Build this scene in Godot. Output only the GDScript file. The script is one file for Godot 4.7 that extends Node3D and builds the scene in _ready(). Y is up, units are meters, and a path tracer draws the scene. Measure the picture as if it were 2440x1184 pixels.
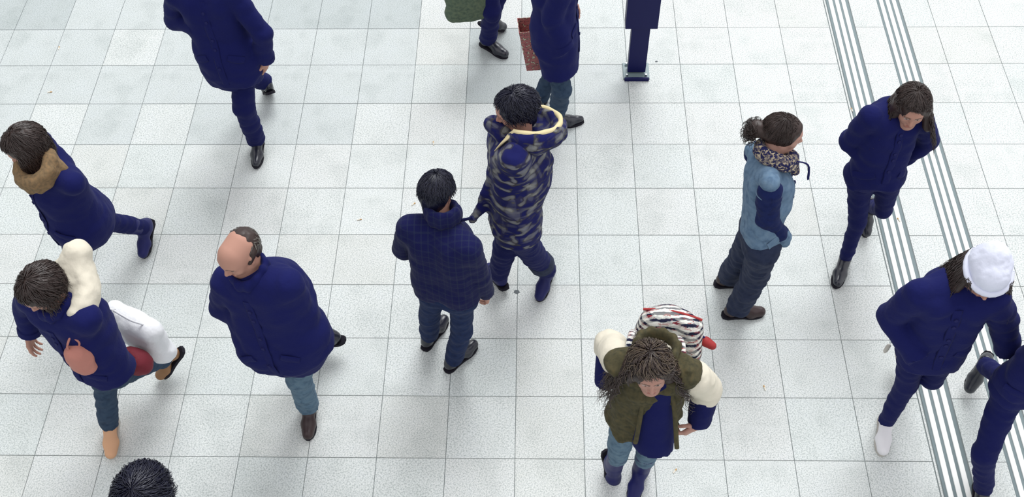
extends Node3D
# A station hall floor seen from a gallery, with people crossing it. Units are metres, y is up.

const TILE := 0.41
var rng := RandomNumberGenerator.new()
var mats := {}
var jobs: Array = []
var used_names := {}

func _ready() -> void:
	rng.seed = 7
	# ---- camera
	var cam := Camera3D.new()
	cam.name = "camera"
	cam.fov = 27.115
	cam.near = 0.1
	cam.far = 200.0
	cam.transform = Transform3D(Basis(Vector3.UP, 0.041979) * Basis(Vector3.RIGHT, -0.949074) * Basis(Vector3.BACK, -0.032224), Vector3(-0.28085, 5.66695, 6.22138))
	add_child(cam)
	cam.current = true
	# ---- sky, daylight, exposure
	var sky_mat := ProceduralSkyMaterial.new()
	sky_mat.sky_top_color = Color(0.962, 0.962, 0.975)
	sky_mat.sky_horizon_color = Color(0.962, 0.962, 0.98)
	sky_mat.ground_bottom_color = Color(0.6, 0.62, 0.62)
	sky_mat.ground_horizon_color = Color(0.7, 0.73, 0.73)
	sky_mat.sun_angle_max = 1.0
	var sky := Sky.new()
	sky.sky_material = sky_mat
	var env := Environment.new()
	env.background_mode = Environment.BG_SKY
	env.sky = sky
	env.background_energy_multiplier = 1.02
	env.ambient_light_source = Environment.AMBIENT_SOURCE_SKY
	env.tonemap_mode = Environment.TONE_MAPPER_LINEAR
	env.tonemap_exposure = 1.18
	env.sdfgi_enabled = true
	env.ssao_enabled = true
	env.ssil_enabled = true
	var we := WorldEnvironment.new()
	we.name = "world_environment"
	we.environment = env
	add_child(we)
	# the brightest part of the overcast, high behind the scene
	var sun := DirectionalLight3D.new()
	sun.name = "daylight"
	sun.light_color = Color(0.985, 0.995, 1.0)
	sun.light_energy = 0.62
	sun.light_angular_distance = 34.0
	sun.shadow_enabled = true
	add_child(sun)
	sun.look_at_from_position(Vector3(1.5, 8.0, -5.5), Vector3.ZERO)
	make_materials()
	build_floor()
	build_sky_blockers()
	build_people()
	run_jobs()

# ---------------------------------------------------------------- naming
func numbered(called: String) -> String:
	var n: int = used_names.get(called, -1) + 1
	used_names[called] = n
	return called if n == 0 else "%s_%03d" % [called, n]

func thing(called: String, label: String, category: String, at := Vector3.ZERO, group := "") -> Node3D:
	var o := Node3D.new()
	o.name = numbered(called)
	o.position = at
	add_child(o)
	o.set_meta("label", label)
	o.set_meta("category", category)
	if group != "":
		o.set_meta("group", group)
	return o

func part(called: String, mesh: Mesh, mat: Material, parent: Node3D) -> MeshInstance3D:
	var o := MeshInstance3D.new()
	o.name = called
	o.mesh = mesh
	if mat != null:
		o.material_override = mat
	parent.add_child(o, true)
	return o

# ---------------------------------------------------------------- implicit surfaces: tapered capsules joined smoothly, meshed as surface nets
class Field:
	var a := PackedVector3Array()
	var ba := PackedVector3Array()
	var fn := PackedVector3Array()
	var il := PackedFloat32Array()
	var ln := PackedFloat32Array()
	var ra := PackedFloat32Array()
	var dr := PackedFloat32Array()
	var kk := PackedFloat32Array()
	var fl := PackedFloat32Array()
	var op := PackedInt32Array()
	var noise: FastNoiseLite = null
	var amp := 0.0
	var nscale := Vector3.ONE
	var lo := Vector3(1e9, 1e9, 1e9)
	var hi := Vector3(-1e9, -1e9, -1e9)

	func put(p: Vector3, q: Vector3, r0: float, r1: float, k: float, o: int, n: Vector3, f: float) -> void:
		var d := q - p
		var l2 := d.length_squared()
		a.append(p); ba.append(d); fn.append(n); fl.append(f - 1.0)
		il.append(1.0 / l2 if l2 > 1e-10 else 0.0)
		ln.append(sqrt(l2)); ra.append(r0); dr.append(r1 - r0); kk.append(k); op.append(o)
		if o < 2:
			for c in [[p, r0], [q, r1]]:
				var m: Vector3 = Vector3.ONE * (float(c[1]) + 0.02)
				lo = lo.min((c[0] as Vector3) - m)
				hi = hi.max((c[0] as Vector3) + m)

	func cap(p: Vector3, q: Vector3, r0: float, r1: float, k := 0.03, n := Vector3.ZERO, f := 1.0) -> void:
		put(p, q, r0, r1, k, 0, n, f)
	func flat(p: Vector3, q: Vector3, r0: float, r1: float, k := 0.03, n := Vector3.ZERO, f := 1.0) -> void:
		put(p, q, r0, r1, k, 1, n, f)
	func ball(p: Vector3, r: float, k := 0.02, n := Vector3.ZERO, f := 1.0) -> void:
		put(p, p, r, r, k, 0, n, f)
	func sub(p: Vector3, q: Vector3, r0: float, r1: float, k := 0.01) -> void:
		put(p, q, r0, r1, k, 2, Vector3.ZERO, 1.0)
	func cut(p: Vector3, n: Vector3) -> void:
		put(p, p + n, 0.0, 0.0, 0.0, 3, n, 1.0)

	func ev(p: Vector3, idx: PackedInt32Array) -> float:
		var d := 1e3
		for i in idx:
			var o := op[i]
			var e: float
			if o == 3:
				e = (p - a[i]).dot(fn[i])
				if e > d:
					d = e
				continue
			var pa := p - a[i]
			var t := pa.dot(ba[i]) * il[i]
			if fl[i] != 0.0:
				pa += fn[i] * (pa.dot(fn[i]) * fl[i])
			if o == 1 and t > 1.0:
				e = maxf((pa - ba[i] * t).length() - ra[i] - dr[i], (t - 1.0) * ln[i])
			else:
				t = clampf(t, 0.0, 1.0)
				e = (pa - ba[i] * t).length() - ra[i] - dr[i] * t
			if o == 2:
				e = -e
				var h2 := maxf(kk[i] - absf(d - e), 0.0)
				d = maxf(d, e)
				if h2 > 0.0:
					d += h2 * h2 * 0.25 / kk[i]
			else:
				var h := kk[i] - absf(d - e)
				d = minf(d, e)
				if h > 0.0:
					d -= h * h * 0.25 / kk[i]
		if amp > 0.0 and absf(d) < 0.06:
			d += amp * noise.get_noise_3dv(p * nscale)
		return d

	# appends vertices, normals and triangles to out = {v, n, i, c}
	func net(cell: float, out: Dictionary, color = null) -> void:
		var B := 4
		var m := cell * 1.5 + amp
		var o := lo - Vector3(m, m, m)
		var size := hi + Vector3(m, m, m) - o
		var bx := int(ceil(size.x / cell / B)) + 1
		var by := int(ceil(size.y / cell / B)) + 1
		var bz := int(ceil(size.z / cell / B)) + 1
		var nx := bx * B + 1
		var ny := by * B + 1
		var nz := bz * B + 1
		var sx := 1
		var sy := nx
		var sz := nx * ny
		var g := PackedFloat32Array()
		g.resize(nx * ny * nz)
		g.fill(1e9)
		var all := PackedInt32Array(range(a.size()))
		var R := cell * B * 0.5 * 1.7321 + cell
		var active := []
		for kz in bz:
			for ky in by:
				for kx in bx:
					var c := o + Vector3(kx + 0.5, ky + 0.5, kz + 0.5) * (B * cell)
					# candidates
					var near := PackedInt32Array()
					var best := 1e9
					var es := PackedFloat32Array()
					for i in all:
						var e := 1e9
						if op[i] < 2:
							var pa := c - a[i]
							var t := pa.dot(ba[i]) * il[i]
							if fl[i] != 0.0:
								pa += fn[i] * (pa.dot(fn[i]) * fl[i])
							t = clampf(t, 0.0, 1.0)
							e = (pa - ba[i] * t).length() - ra[i] - dr[i] * t
							best = minf(best, e)
						es.append(e)
					if best > R * 2.2 + 0.02:
						continue
					for i in all:
						if op[i] >= 2 or es[i] < best + R * 2.0 * (1.0 + maxf(fl[i], 0.0)) + kk[i]:
							near.append(i)
					var d := ev(c, near)
					if absf(d) > R * 2.0 + amp:
						if d < 0.0:
							for z in range(kz * B, kz * B + B + 1):
								for y in range(ky * B, ky * B + B + 1):
									var q := kx * B + y * sy + z * sz
									for x in B + 1:
										if g[q + x] > 1e8:
											g[q + x] = -1.0
						continue
					active.append(kx)
					active.append(ky)
					active.append(kz)
					for z in range(kz * B, kz * B + B + 1):
						for y in range(ky * B, ky * B + B + 1):
							var q := kx * B + y * sy + z * sz
							for x in range(kx * B, kx * B + B + 1):
								if absf(g[q]) > 0.99:
									g[q] = ev(o + Vector3(x, y, z) * cell, near)
								q += 1
		var vid := {}
		var V: PackedVector3Array = out.v
		var base := V.size()
		var cells := PackedInt32Array()
		for b in range(0, active.size(), 3):
			for z in range(active[b + 2] * B, active[b + 2] * B + B):
				for y in range(active[b + 1] * B, active[b + 1] * B + B):
					for x in range(active[b] * B, active[b] * B + B):
						var q := x + y * sy + z * sz
						var g0 := g[q]
						var g1 := g[q + 1]
						var g2 := g[q + sy]
						var g3 := g[q + sy + 1]
						var g4 := g[q + sz]
						var g5 := g[q + sz + 1]
						var g6 := g[q + sz + sy]
						var g7 := g[q + sz + sy + 1]
						var s := int(g0 < 0) + int(g1 < 0) + int(g2 < 0) + int(g3 < 0) + int(g4 < 0) + int(g5 < 0) + int(g6 < 0) + int(g7 < 0)
						if s == 0 or s == 8:
							continue
						var acc := Vector3.ZERO
						var n := 0
						if (g0 < 0) != (g1 < 0): acc += Vector3(g0 / (g0 - g1), 0, 0); n += 1
						if (g2 < 0) != (g3 < 0): acc += Vector3(g2 / (g2 - g3), 1, 0); n += 1
						if (g4 < 0) != (g5 < 0): acc += Vector3(g4 / (g4 - g5), 0, 1); n += 1
						if (g6 < 0) != (g7 < 0): acc += Vector3(g6 / (g6 - g7), 1, 1); n += 1
						if (g0 < 0) != (g2 < 0): acc += Vector3(0, g0 / (g0 - g2), 0); n += 1
						if (g1 < 0) != (g3 < 0): acc += Vector3(1, g1 / (g1 - g3), 0); n += 1
						if (g4 < 0) != (g6 < 0): acc += Vector3(0, g4 / (g4 - g6), 1); n += 1
						if (g5 < 0) != (g7 < 0): acc += Vector3(1, g5 / (g5 - g7), 1); n += 1
						if (g0 < 0) != (g4 < 0): acc += Vector3(0, 0, g0 / (g0 - g4)); n += 1
						if (g1 < 0) != (g5 < 0): acc += Vector3(1, 0, g1 / (g1 - g5)); n += 1
						if (g2 < 0) != (g6 < 0): acc += Vector3(0, 1, g2 / (g2 - g6)); n += 1
						if (g3 < 0) != (g7 < 0): acc += Vector3(1, 1, g3 / (g3 - g7)); n += 1
						vid[q] = V.size()
						V.append(o + (Vector3(x, y, z) + acc / n) * cell)
						cells.append(q)
		var N := PackedVector3Array()
		N.resize(V.size() - base)
		var I: PackedInt32Array = out.i
		var steps := [[sx, sy, sz], [sy, sz, sx], [sz, sx, sy]]
		for q in cells:
			var neg := g[q] < 0
			for st in steps:
				if (g[q + st[0]] < 0) == neg:
					continue
				var u: int = st[1]
				var w: int = st[2]
				if not (vid.has(q - u) and vid.has(q - w) and vid.has(q - u - w)):
					continue
				var i0: int = vid[q]
				var i1: int = vid[q - u]
				var i2: int = vid[q - u - w]
				var i3: int = vid[q - w]
				if neg:
					var sw := i1
					i1 = i3
					i3 = sw
				var nn := (V[i2] - V[i0]).cross(V[i1] - V[i3])
				I.append_array([i0, i1, i2, i0, i2, i3])
				N[i0 - base] += nn
				N[i1 - base] += nn
				N[i2 - base] += nn
				N[i3 - base] += nn
		for k in N.size():
			N[k] = N[k].normalized()
		out.v = V
		out.i = I
		var NN: PackedVector3Array = out.n
		NN.append_array(N)
		out.n = NN
		if color != null:
			var C: PackedColorArray = out.c
			for k in range(base, V.size()):
				C.append(color.call(V[k]))
			out.c = C

func mesh_later(o: MeshInstance3D, fields: Array) -> void:
	jobs.append([o, fields, null])

func run_job(k: int) -> void:
	var job: Array = jobs[k]
	var out := {"v": PackedVector3Array(), "n": PackedVector3Array(), "i": PackedInt32Array(), "c": PackedColorArray()}
	for f in job[1]:
		f[0].net(f[1], out, f[2] if f.size() > 2 else null)
	job[2] = out

func run_jobs() -> void:
	var id := WorkerThreadPool.add_group_task(run_job, jobs.size())
	WorkerThreadPool.wait_for_group_task_completion(id)
	for job in jobs:
		var out: Dictionary = job[2]
		var arr := []
		arr.resize(Mesh.ARRAY_MAX)
		arr[Mesh.ARRAY_VERTEX] = out.v
		arr[Mesh.ARRAY_NORMAL] = out.n
		arr[Mesh.ARRAY_INDEX] = out.i
		if out.c.size() == out.v.size():
			arr[Mesh.ARRAY_COLOR] = out.c
		var m := ArrayMesh.new()
		m.add_surface_from_arrays(Mesh.PRIMITIVE_TRIANGLES, arr)
		job[0].mesh = m

# ---------------------------------------------------------------- swept tubes, boxes
func sweep(st: SurfaceTool, pts: Array, radii: Array, sides := 6, wide := 1.0, side_dir := Vector3.ZERO) -> void:
	# a tube through pts; wide stretches the section along side_dir
	var n := pts.size()
	var rings := []
	var nrm := []
	for i in n:
		var t: Vector3 = (pts[mini(i + 1, n - 1)] - pts[maxi(i - 1, 0)]).normalized()
		var s := side_dir if side_dir != Vector3.ZERO else (Vector3.UP if absf(t.y) < 0.9 else Vector3.RIGHT)
		s = (s - t * s.dot(t)).normalized()
		var b := t.cross(s)
		var ring := []
		var rn := []
		for k in sides:
			var an := TAU * k / sides
			ring.append(pts[i] + (s * cos(an) * wide + b * sin(an)) * float(radii[i]))
			rn.append((s * cos(an) / wide + b * sin(an)).normalized())
		rings.append(ring)
		nrm.append(rn)
	for i in n - 1:
		for k in sides:
			var k2 := (k + 1) % sides
			for e in [[i, k], [i + 1, k], [i + 1, k2], [i, k], [i + 1, k2], [i, k2]]:
				st.set_normal(nrm[e[0]][e[1]])
				st.add_vertex(rings[e[0]][e[1]])
	for e in [[0, -1.0], [n - 1, 1.0]]:
		var c: Vector3 = pts[e[0]]
		var t2: Vector3 = (pts[1] - pts[0]) if e[0] == 0 else (pts[n - 1] - pts[n - 2])
		for k in sides:
			var k2 := (k + 1) % sides
			st.set_normal(t2.normalized() * float(e[1]))
			var tri := [c, rings[e[0]][k], rings[e[0]][k2]] if e[1] < 0 else [c, rings[e[0]][k2], rings[e[0]][k]]
			for p in tri:
				st.add_vertex(p)

func tube_part(called: String, pts: Array, radii: Array, mat: Material, parent: Node3D, sides := 8, wide := 1.0, side_dir := Vector3.ZERO) -> MeshInstance3D:
	var st := SurfaceTool.new()
	st.begin(Mesh.PRIMITIVE_TRIANGLES)
	sweep(st, pts, radii, sides, wide, side_dir)
	return part(called, st.commit(), mat, parent)

func curve_pts(ctrl: Array, steps: int) -> Array:
	# Catmull-Rom through the control points
	var out := []
	var n := ctrl.size()
	for i in n - 1:
		var p0: Vector3 = ctrl[maxi(i - 1, 0)]
		var p1: Vector3 = ctrl[i]
		var p2: Vector3 = ctrl[i + 1]
		var p3: Vector3 = ctrl[mini(i + 2, n - 1)]
		for s in steps:
			out.append(p1.cubic_interpolate(p2, p0, p3, float(s) / steps))
	out.append(ctrl[n - 1])
	return out

func bevel_box(size: Vector3, bevel: float, drop_bottom := false) -> ArrayMesh:
	# a box centred on x and z standing on y = 0, its upper edges chamfered
	var st := SurfaceTool.new()
	st.begin(Mesh.PRIMITIVE_TRIANGLES)
	st.set_smooth_group(-1)
	var hx := size.x / 2
	var hz := size.z / 2
	var lv := [[0.0, 0.0], [size.y - bevel, 0.0], [size.y, bevel]]
	var rings := []
	for l in lv:
		rings.append([Vector3(-hx + l[1], l[0], -hz + l[1]), Vector3(hx - l[1], l[0], -hz + l[1]), Vector3(hx - l[1], l[0], hz - l[1]), Vector3(-hx + l[1], l[0], hz - l[1])])
	for i in 2:
		for k in 4:
			var k2 := (k + 1) % 4
			var q := [rings[i][k], rings[i + 1][k], rings[i + 1][k2], rings[i][k2]]
			for e in [0, 2, 1, 0, 3, 2]:
				st.add_vertex(q[e])
	for e in [0, 1, 2, 0, 2, 3]:
		st.add_vertex(rings[2][e])
	if not drop_bottom:
		for e in [0, 2, 1, 0, 3, 2]:
			st.add_vertex(rings[0][e])
	st.generate_normals()
	return st.commit()

# ---------------------------------------------------------------- materials
func noise_tex(freq: float, ramp: Array, seed_n: int, oct := 4, size := 512, typ := FastNoiseLite.TYPE_SIMPLEX_SMOOTH, gain := 0.5) -> NoiseTexture2D:
	var n := FastNoiseLite.new()
	n.noise_type = typ
	n.frequency = freq
	n.seed = seed_n
	n.fractal_octaves = oct
	n.fractal_gain = gain
	var t := NoiseTexture2D.new()
	t.width = size
	t.height = size
	t.seamless = true
	t.noise = n
	var gr := Gradient.new()
	var offs := PackedFloat32Array()
	var cols := PackedColorArray()
	for r in ramp:
		offs.append(r[0])
		cols.append(r[1])
	gr.offsets = offs
	gr.colors = cols
	t.color_ramp = gr
	return t

func bump_tex(freq: float, seed_n: int, strength := 4.0, size := 256) -> NoiseTexture2D:
	var n := FastNoiseLite.new()
	n.noise_type = FastNoiseLite.TYPE_SIMPLEX_SMOOTH
	n.frequency = freq
	n.seed = seed_n
	n.fractal_octaves = 3
	var t := NoiseTexture2D.new()
	t.width = size
	t.height = size
	t.seamless = true
	t.noise = n
	t.as_normal_map = true
	t.bump_strength = strength
	return t

func mat(called: String, col: Color, rough := 0.85, spec := 0.35) -> StandardMaterial3D:
	var m := StandardMaterial3D.new()
	m.albedo_color = col
	m.roughness = rough
	m.metallic_specular = spec
	mats[called] = m
	return m

func fabric(called: String, col: Color, tex: Texture2D, scale: float, rough := 0.9) -> StandardMaterial3D:
	var m := mat(called, col, rough, 0.3)
	m.uv1_triplanar = true
	m.uv1_scale = Vector3.ONE * scale
	if tex != null:
		m.albedo_texture = tex
	m.normal_enabled = true
	m.normal_texture = mats["weave"]
	m.normal_scale = 0.35
	m.rim_enabled = true
	m.rim = 0.08
	m.rim_tint = 0.3
	return m

func make_materials() -> void:
	mats["weave"] = bump_tex(0.05, 3, 3.0)
	var speck := noise_tex(0.09, [[0.0, Color(0.6, 0.63, 0.63)], [0.34, Color(0.82, 0.835, 0.83)], [0.5, Color(0.945, 0.95, 0.95)], [0.66, Color(0.99, 0.99, 0.985)], [1.0, Color(1, 1, 1)]], 11, 5, 1024, FastNoiseLite.TYPE_SIMPLEX_SMOOTH, 0.78)
	var blotch := noise_tex(0.006, [[0.0, Color(0.93, 0.935, 0.93)], [0.45, Color(0.985, 0.985, 0.98)], [1.0, Color(1, 1, 1)]], 5, 4)
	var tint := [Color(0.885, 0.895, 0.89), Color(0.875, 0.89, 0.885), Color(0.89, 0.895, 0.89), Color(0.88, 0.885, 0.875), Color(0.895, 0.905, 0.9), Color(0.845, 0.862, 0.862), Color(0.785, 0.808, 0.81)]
	for k in tint.size():
		var m := mat("tile%d" % k, tint[k], 0.55, 0.4)
		m.albedo_texture = speck
		m.uv1_triplanar = true
		m.uv1_world_triplanar = true
		m.uv1_scale = Vector3.ONE * (0.8 + 0.05 * k)
		m.uv1_offset = Vector3(0.37 * k, 0, 0.21 * k)
		m.detail_enabled = true
		m.detail_albedo = blotch
		m.detail_blend_mode = BaseMaterial3D.BLEND_MODE_MUL
		m.detail_uv_layer = BaseMaterial3D.DETAIL_UV_1
	mat("blocker_grey", Color(0.75, 0.76, 0.76), 0.9)
	mat("mortar", Color(0.5, 0.53, 0.53), 0.95, 0.2)
	var plate := mat("strip_plate", Color(0.45, 0.5, 0.51), 0.6, 0.4)
	plate.metallic = 0.2
	mat("strip_bar", Color(0.97, 0.97, 0.955), 0.5, 0.5)
	mat("butt_paper", Color(0.93, 0.9, 0.84), 0.9)
	mat("butt_filter", Color(0.82, 0.66, 0.45), 0.9)
	mat("gum", Color(0.4, 0.42, 0.43), 0.9)
	# cloth
	fabric("navy", Color(0.076, 0.094, 0.315), null, 4.0)
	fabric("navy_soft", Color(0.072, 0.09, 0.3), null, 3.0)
	fabric("black_trouser", Color(0.072, 0.09, 0.3), null, 4.0)
	fabric("plaid", Color(1, 1, 1), plaid_tex(), 7.0)
	fabric("camo", Color(1, 1, 1), noise_tex(0.016, [[0.0, Color(0.085, 0.1, 0.33)], [0.57, Color(0.09, 0.1, 0.32)], [0.58, Color(0.24, 0.23, 0.24)], [0.68, Color(0.27, 0.26, 0.25)], [0.69, Color(0.46, 0.46, 0.45)], [1.0, Color(0.6, 0.61, 0.6)]], 21, 2), 1.5)
	mats["camo"].uv1_scale = Vector3(1.1, 2.6, 1.1)
	var den := noise_tex(0.02, [[0.0, Color(0.6, 0.66, 0.74)], [0.5, Color(0.85, 0.9, 0.95)], [1.0, Color(1, 1, 1)]], 8, 4)
	fabric("denim", Color(0.46, 0.54, 0.61), den, 2.0)
	fabric("indigo", Color(0.11, 0.15, 0.33), den, 2.0)  # the jacket denim again, with the shade on its sleeves put into the colour
	fabric("jeans_blue", Color(0.12, 0.18, 0.32), den, 2.0)
	fabric("jeans_pale", Color(0.42, 0.5, 0.55), den, 2.0)
	fabric("trouser_grey", Color(0.25, 0.31, 0.38), den, 2.0)
	fabric("trouser_slate", Color(0.2, 0.22, 0.3), den, 2.0)
	fabric("vest", Color(0.36, 0.32, 0.22), den, 3.0)
	fabric("quilt_cream", Color(0.86, 0.83, 0.76), null, 3.0)
	fabric("fleece_cream", Color(0.86, 0.8, 0.63), null, 8.0, 1.0)
	fabric("scarf_tan", Color(0.6, 0.47, 0.33), den, 4.0)
	fabric("scarf_floral", Color(1, 1, 1), noise_tex(0.03, [[0.0, Color(0.12, 0.13, 0.3)], [0.56, Color(0.13, 0.14, 0.3)], [0.6, Color(0.62, 0.55, 0.44)], [0.75, Color(0.8, 0.74, 0.62)], [1.0, Color(0.86, 0.82, 0.74)]], 33, 2), 3.0)
	fabric("cap_white", Color(0.86, 0.87, 0.93), null, 6.0, 1.0)
	fabric("striped", Color(1, 1, 1), stripe_tex(), 4.0)
	fabric("canvas_olive", Color(0.42, 0.46, 0.36), den, 3.0)
	fabric("paper_red", Color(1, 1, 1), noise_tex(0.02, [[0.0, Color(0.72, 0.46, 0.45)], [0.55, Color(0.68, 0.41, 0.41)], [0.6, Color(0.36, 0.14, 0.2)], [0.66, Color(0.3, 0.14, 0.25)], [0.69, Color(0.75, 0.74, 0.62)], [1.0, Color(0.85, 0.84, 0.75)]], 44, 2), 3.0, 0.6)
	fabric("bag_white", Color(0.92, 0.92, 0.93), null, 3.0, 0.6)
	fabric("bag_red", Color(0.46, 0.17, 0.21), null, 3.0, 0.7)
	fabric("bag_pink", Color(0.74, 0.5, 0.45), null, 3.0, 0.7)
	# skin and hair (skin shades come from vertex colours)
	var sk := mat("skin", Color(1, 1, 1), 0.6, 0.4)
	sk.vertex_color_use_as_albedo = true
	for h in [["hair_black", Color(0.05, 0.055, 0.15)], ["hair_brown", Color(0.21, 0.155, 0.14)], ["hair_light", Color(0.38, 0.32, 0.26)], ["hair_grey", Color(0.5, 0.48, 0.45)]]:
		mat(h[0], h[1], 0.45, 0.45)
		var hs := mat(h[0] + "_strand", h[1].lightened(0.04), 0.36, 0.55)
		hs.vertex_color_use_as_albedo = true
	mat("shoe_black", Color(0.1, 0.11, 0.16), 0.28, 0.6)
	mat("shoe_brown", Color(0.2, 0.13, 0.13), 0.4, 0.5)
	mat("shoe_tan", Color(0.6, 0.45, 0.32), 0.6)
	mat("shoe_suede", Color(0.85, 0.66, 0.52), 0.9)
	mat("shoe_white", Color(0.92, 0.91, 0.92), 0.6)
	mat("boot", Color(0.1, 0.11, 0.34), 0.5, 0.4)
	mat("sole_dark", Color(0.11, 0.1, 0.14), 0.8)
	mat("sole_pale", Color(0.75, 0.73, 0.7), 0.8)
	var ch := mat("chrome", Color(0.85, 0.87, 0.88), 0.25, 0.5)
	ch.metallic = 0.9
	mat("post_paint", Color(0.065, 0.075, 0.3), 0.5, 0.35)
	mat("post_metal", Color(0.5, 0.57, 0.58), 0.4, 0.5)
	mat("red_trim", Color(0.62, 0.2, 0.2), 0.6)
	mat("strap_black", Color(0.1, 0.11, 0.32), 0.8)

func plaid_tex() -> ImageTexture:
	var im := Image.create(64, 64, false, Image.FORMAT_RGB8)
	for y in 64:
		for x in 64:
			var c := Color(0.06, 0.074, 0.27)
			if x % 16 < 3: c = c.lerp(Color(0.16, 0.19, 0.28), 0.55)
			if y % 16 < 3: c = c.lerp(Color(0.16, 0.19, 0.28), 0.55)
			if (x + y) % 4 < 2: c = c.darkened(0.08)
			im.set_pixel(x, y, c)
	return ImageTexture.create_from_image(im)

func stripe_tex() -> ImageTexture:
	# wavy black and white bands with red strokes, along v
	var im := Image.create(256, 256, false, Image.FORMAT_RGB8)
	var n := FastNoiseLite.new()
	n.frequency = 0.02
	n.seed = 4
	for y in 256:
		for x in 256:
			var w := n.get_noise_2d(x, y) * 7.0
			var s := fposmod(y + w, 32.0)
			var c := Color(0.9, 0.9, 0.87)
			if s < 14.0: c = Color(0.12, 0.13, 0.22)
			if n.get_noise_2d(x * 0.6 + 300.0, y * 2.0) > 0.36: c = Color(0.62, 0.2, 0.2)
			im.set_pixel(x, y, c)
	return ImageTexture.create_from_image(im)

# ---------------------------------------------------------------- the floor
func build_floor() -> void:
	var fl := Node3D.new()
	fl.name = "floor"
	fl.set_meta("kind", "structure")
	fl.set_meta("label", "hall floor of square pale grey granite tiles with thin dark joints")
	add_child(fl)
	var slab := part("slab", bevel_box(Vector3(40, 0.2, 40), 0.001), mats["mortar"], fl)
	slab.position = Vector3(0, -0.2045, 0)
	var shapes := {}
	# columns of tiles: left edge and width; the two guide strips take the place of parts of columns 5 and 6
	var span := {}
	for c in range(-16, 16):
		span[c] = [c * TILE, TILE]
	span[4] = [4 * TILE, TILE - 0.018]
	span[5] = [2.236, 0.226]
	span[6] = [2.64, 0.23]
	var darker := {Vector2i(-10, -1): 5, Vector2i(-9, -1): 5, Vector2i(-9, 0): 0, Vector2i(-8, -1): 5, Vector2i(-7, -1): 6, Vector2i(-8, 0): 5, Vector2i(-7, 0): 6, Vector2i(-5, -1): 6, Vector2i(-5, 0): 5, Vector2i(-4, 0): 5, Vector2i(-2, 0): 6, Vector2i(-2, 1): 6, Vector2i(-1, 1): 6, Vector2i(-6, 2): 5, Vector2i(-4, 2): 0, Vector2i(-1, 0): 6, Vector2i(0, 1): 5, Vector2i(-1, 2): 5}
	var far := SurfaceTool.new()
	far.begin(Mesh.PRIMITIVE_TRIANGLES)
	for r in range(-14, 20):
		# how far the columns are seen along this row
		var c0 := int(floor(-12.4 + maxf(0.0, r) * 0.35))
		var c1 := int(ceil(9.2 - maxf(0.0, r) * 0.28))
		for c in range(-16, 16):
			var x0: float = span[c][0] + 0.0017
			var w: float = span[c][1] - 0.0034
			var key := "%.4f" % w
			if not shapes.has(key):
				shapes[key] = bevel_box(Vector3(w, 0.006, TILE - 0.0034), 0.0012, true)
			var at := Vector3(x0 + w / 2, -0.006 + rng.randf_range(-0.0004, 0.0003), (r + 0.5) * TILE)
			if r >= -1 and r <= 10 and c >= c0 and c <= c1:
				var k := rng.randi() % 5
				var id := Vector2i(c, r)
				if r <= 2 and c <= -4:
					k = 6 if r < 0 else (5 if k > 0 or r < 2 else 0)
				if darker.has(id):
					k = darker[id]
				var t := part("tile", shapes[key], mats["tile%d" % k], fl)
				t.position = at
				t.rotation = Vector3(rng.randf_range(-0.0012, 0.0012), 0, rng.randf_range(-0.0012, 0.0012))
			else:
				far.append_from(shapes[key], 0, Transform3D(Basis(), at))
	var outer := part("outer_tiles", far.commit(), mats["tile1"], fl)
	outer.set_meta("kind", "stuff")
	# the two guide strips
	for k in 2:
		var x: float = [2.056, 2.462][k]
		var w: float = [0.176, 0.174][k]
		var s := Node3D.new()
		s.name = "trim_%d" % (k + 1)
		s.set_meta("kind", "structure")
		s.set_meta("label", ["guide strip of three white bars, the one nearer the middle of the hall", "guide strip of three white bars, the one farther to the right"][k])
		add_child(s)
		var pl := part("base_plate", bevel_box(Vector3(w, 0.008, 10.0), 0.001), mats["strip_plate"], s)
		pl.position = Vector3(x + w / 2, -0.0105, 2.0)
		var bar := bevel_box(Vector3(0.031, 0.0055, 10.0), 0.0025, true)
		for b in 3:
			var bm := part("bar", bar, mats["strip_bar"], s)
			bm.position = Vector3(x + 0.034 + b * 0.0515, -0.0025, 2.0)
	var fr := part("edge_fillet", bevel_box(Vector3(0.012, 0.006, 10.0), 0.001, true), mats["tile2"], get_node("trim_1"))
	fr.position = Vector3(2.043, -0.006, 2.0)
	# litter
	var butts := [[0.525, 3.762, 50.0, "white cigarette butt with tan filter beside the boots of the olive vest"], [1.115, 3.215, 100.0, "cigarette butt lying upright on the tile below the denim jacket's shoes"], [-4.086, 0.216, 95.0, "short white butt on the upper left tiles, the higher of the two there"], [-4.024, 0.699, 10.0, "short white butt on the upper left tiles, the lower of the two there"], [-1.147, 1.787, 45.0, "white butt beside the left shoulder of the man in the plaid jacket"], [-1.513, 1.924, 15.0, "tan butt on the bare tile left of the man in the plaid jacket"], [-1.04, 1.223, 100.0, "pale butt on a joint left of the camouflage jacket"], [2.19, 1.922, 110.0, "butt resting on the white bars of the nearer guide strip"], [2.052, 0.895, 100.0, "white butt at the left edge of the guide strip near the woman's elbow"]]
	for b in butts:
		var o := thing("cigarette_butt", b[3], "litter", Vector3(b[0], 0.0041 + (0.003 if b[0] > 2.1 else 0.0), b[1]))
		o.rotation_degrees.y = b[2]
		tube_part("paper", [Vector3(-0.016, 0, 0), Vector3(0.004, 0, 0)], [0.004, 0.0041], mats["butt_paper"], o, 10)
		tube_part("filter", [Vector3(0.004, 0, 0), Vector3(0.017, 0, 0)], [0.0042, 0.004], mats["butt_filter"], o, 10)
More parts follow.
